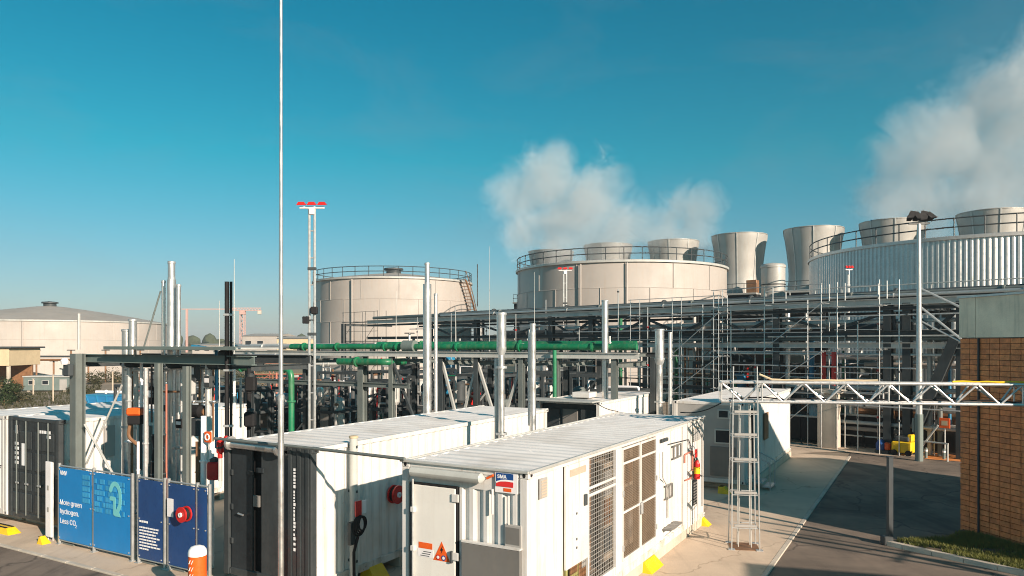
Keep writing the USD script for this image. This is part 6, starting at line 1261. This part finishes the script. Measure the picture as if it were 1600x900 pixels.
for px, Y, yt, lab in ((83, 64, 586, "thin pale fence post before the grey green shed"), (130, 70, 578, "thin pale post right of the grey column"), (176, 70, 580, "thin pale post above the blue skip"), (52, 70, 592, "thin pale post left of the grey green shed")):
    p = at(px, yt, Y); t = thing("post", lab, "post", (p[0], Y, 0)); MB().tube((0, 0, 0), (0, 0, p[2]), .07, 7).build("shaft", M["compartment"], t); MB().box(-.09, .09, -.09, .09, p[2], p[2] + .06).build("cap", M["box_grey"], t, smooth=False)
# pipes and stands in front of the far left tank
for i in range(9):
    px = 30 + i * 27; Y = 96; X = pixX(px, Y); h = 4.4 if i % 2 else 3.0
    t = thing("pipe_stand", f"{['first', 'second', 'third', 'fourth', 'fifth', 'sixth', 'seventh', 'eighth', 'ninth'][i]} thin pipe stand from the left under the far left tank", "pipe stand", (X, Y, 0)); MB().tube((0, 0, 0), (0, 0, h - .3), .11, 7).build("upright", M["copper_brown"], t); MB().bar((-.5, 0, h - .25), (.5, 0, h - .25), .18, .12).build("head", M["dark_steel"], t)
pipe("brown pipe at the foot of the far left tank", [(pixX(20, 95.5), 95.5, 2.9), (pixX(262, 95.5), 95.5, 2.9)], .14, "copper_brown"); pipe("dark pipe along the foot of the far left tank", [(pixX(30, 95), 95, 3.35), (pixX(270, 95), 95, 3.35)], .12, "dark_steel")
for i, (x0, x1, Y, h, m_, lab) in enumerate(((378, 432, 210, 8, "tank_beige", "far beige hall left of the tall pole"), (432, 505, 190, 7, "yellow_building", "far tan hall right of the tall pole"), (300, 372, 260, 5, "tank_beige", "far low hall beneath the crane"), (60, 250, 320, 6, "concrete", "farthest low grey hall behind the left tank"))):
    X0, X1 = pixX(x0, Y), pixX(x1, Y); t = thing("industrial_hall", lab, "building", (X0, Y, 0)); W_ = X1 - X0
    MB().rbox(0, W_, 0, 20, 0, h * .9, .1).build("wall", M[m_], t); MB().hull([(-.3, -.3, h * .9 + .01), (W_ + .3, -.3, h * .9 + .01), (W_ + .3, 20.3, h * .9 + .01), (-.3, 20.3, h * .9 + .01), (-.3, 10, h), (W_ + .3, 10, h)]).build("roof", M["tank_roof"], t, smooth=False)
    for k in range(max(2, int(W_ / 3.5))): MB().box(1 + k * 3.4, 2.6 + k * 3.4, -.06, -.002, h * .5, h * .72).build("window", M["car_glass"], t, smooth=False)
t = thing("tower_crane", "faint reddish tower crane far away left of the tall pole", "crane", (pixX(379, 340), 340, 0), 0)
zc = at(379, 486, 340)[2]; mS = MB()
for x in (-.9, .9):
    for y in (-.9, .9): mS.bar((x, y, 0), (x, y, zc), .3)
for k in range(9):
    z0, z1 = zc * k / 9, zc * (k + 1) / 9
    for y in (-.9, .9): mS.bar((-.9 * (-1) ** k, y, z0), (.9 * (-1) ** k, y, z1), .2)
mS.build("mast", M["crane_paint"], t, smooth=False)
j = MB(); xa, xb = pixX(362, 340) - pixX(379, 340), pixX(408, 340) - pixX(379, 340)
for z, y in ((zc + .3, -.6), (zc + .3, .6), (zc + 1.4, 0)): j.bar((xa, y, z), (xb, y, z), .25)
for k in range(10): a = xa + (xb - xa) * k / 10; b = xa + (xb - xa) * (k + .5) / 10; c = xa + (xb - xa) * (k + 1) / 10; j.bar((a, -.6, zc + .3), (b, 0, zc + 1.4), .16); j.bar((b, 0, zc + 1.4), (c, -.6, zc + .3), .16)
j.build("jib", M["crane_paint"], t, smooth=False); MB().rbox(-1.2, 1.2, -1.2, 1.2, zc - 1.6, zc + .1, .1).build("cab", M["crane_paint"], t); MB().rbox(xb - 1.5, xb, -.8, .8, zc - 1.5, zc + .1, .1).build("counterweight", M["concrete"], t)
t = thing("tower_crane", "thin faint crane jib farther left, near the slim silver vents", "crane", (pixX(292, 420), 420, 0), 0); zc = at(292, 483, 420)[2]
MB().bar((0, 0, 0), (0, 0, zc), 1.0).build("mast", M["crane_paint"], t, smooth=False); MB().bar((-3, 0, zc), (28, 0, zc), .45).build("jib", M["crane_paint"], t, smooth=False)
tl = MB(); r = random.Random(4)
for i in range(150):
    X = -420 + i * 5.6 + r.uniform(-2, 2); Y = 480 + r.uniform(-30, 30); hgt = r.uniform(6, 12); b_ = trimesh.creation.icosphere(1, 1.0); v = np.array(b_.vertices) * (1 + .35 * (meshkit.noise(np.array(b_.vertices) * 2 + i) - .5))[:, None]; tl.add(v * [5, 4, hgt * .55] + [X, Y, hgt * .45], b_.faces)
tl.build("treeline", M["far_tree"], smooth=False, label="distant treeline along the horizon", cat="trees", kind="stuff")

# ---------------------------------------------------------------- thin air haze
hz_m = usdkit.material(stage, "/World/Looks/haze_air", {"v": ("principled_volume", {"color": (0.93, 0.96, 1.0), "density": 0.00035, "anisotropy": 0.2})}, [], volume="v.volume")
MB().box(-1620, 1620, -170, 2420, -1.2, 48).build("haze", hz_m, smooth=False, kind="stuff", label="thin pale haze over the whole yard", cat="haze")
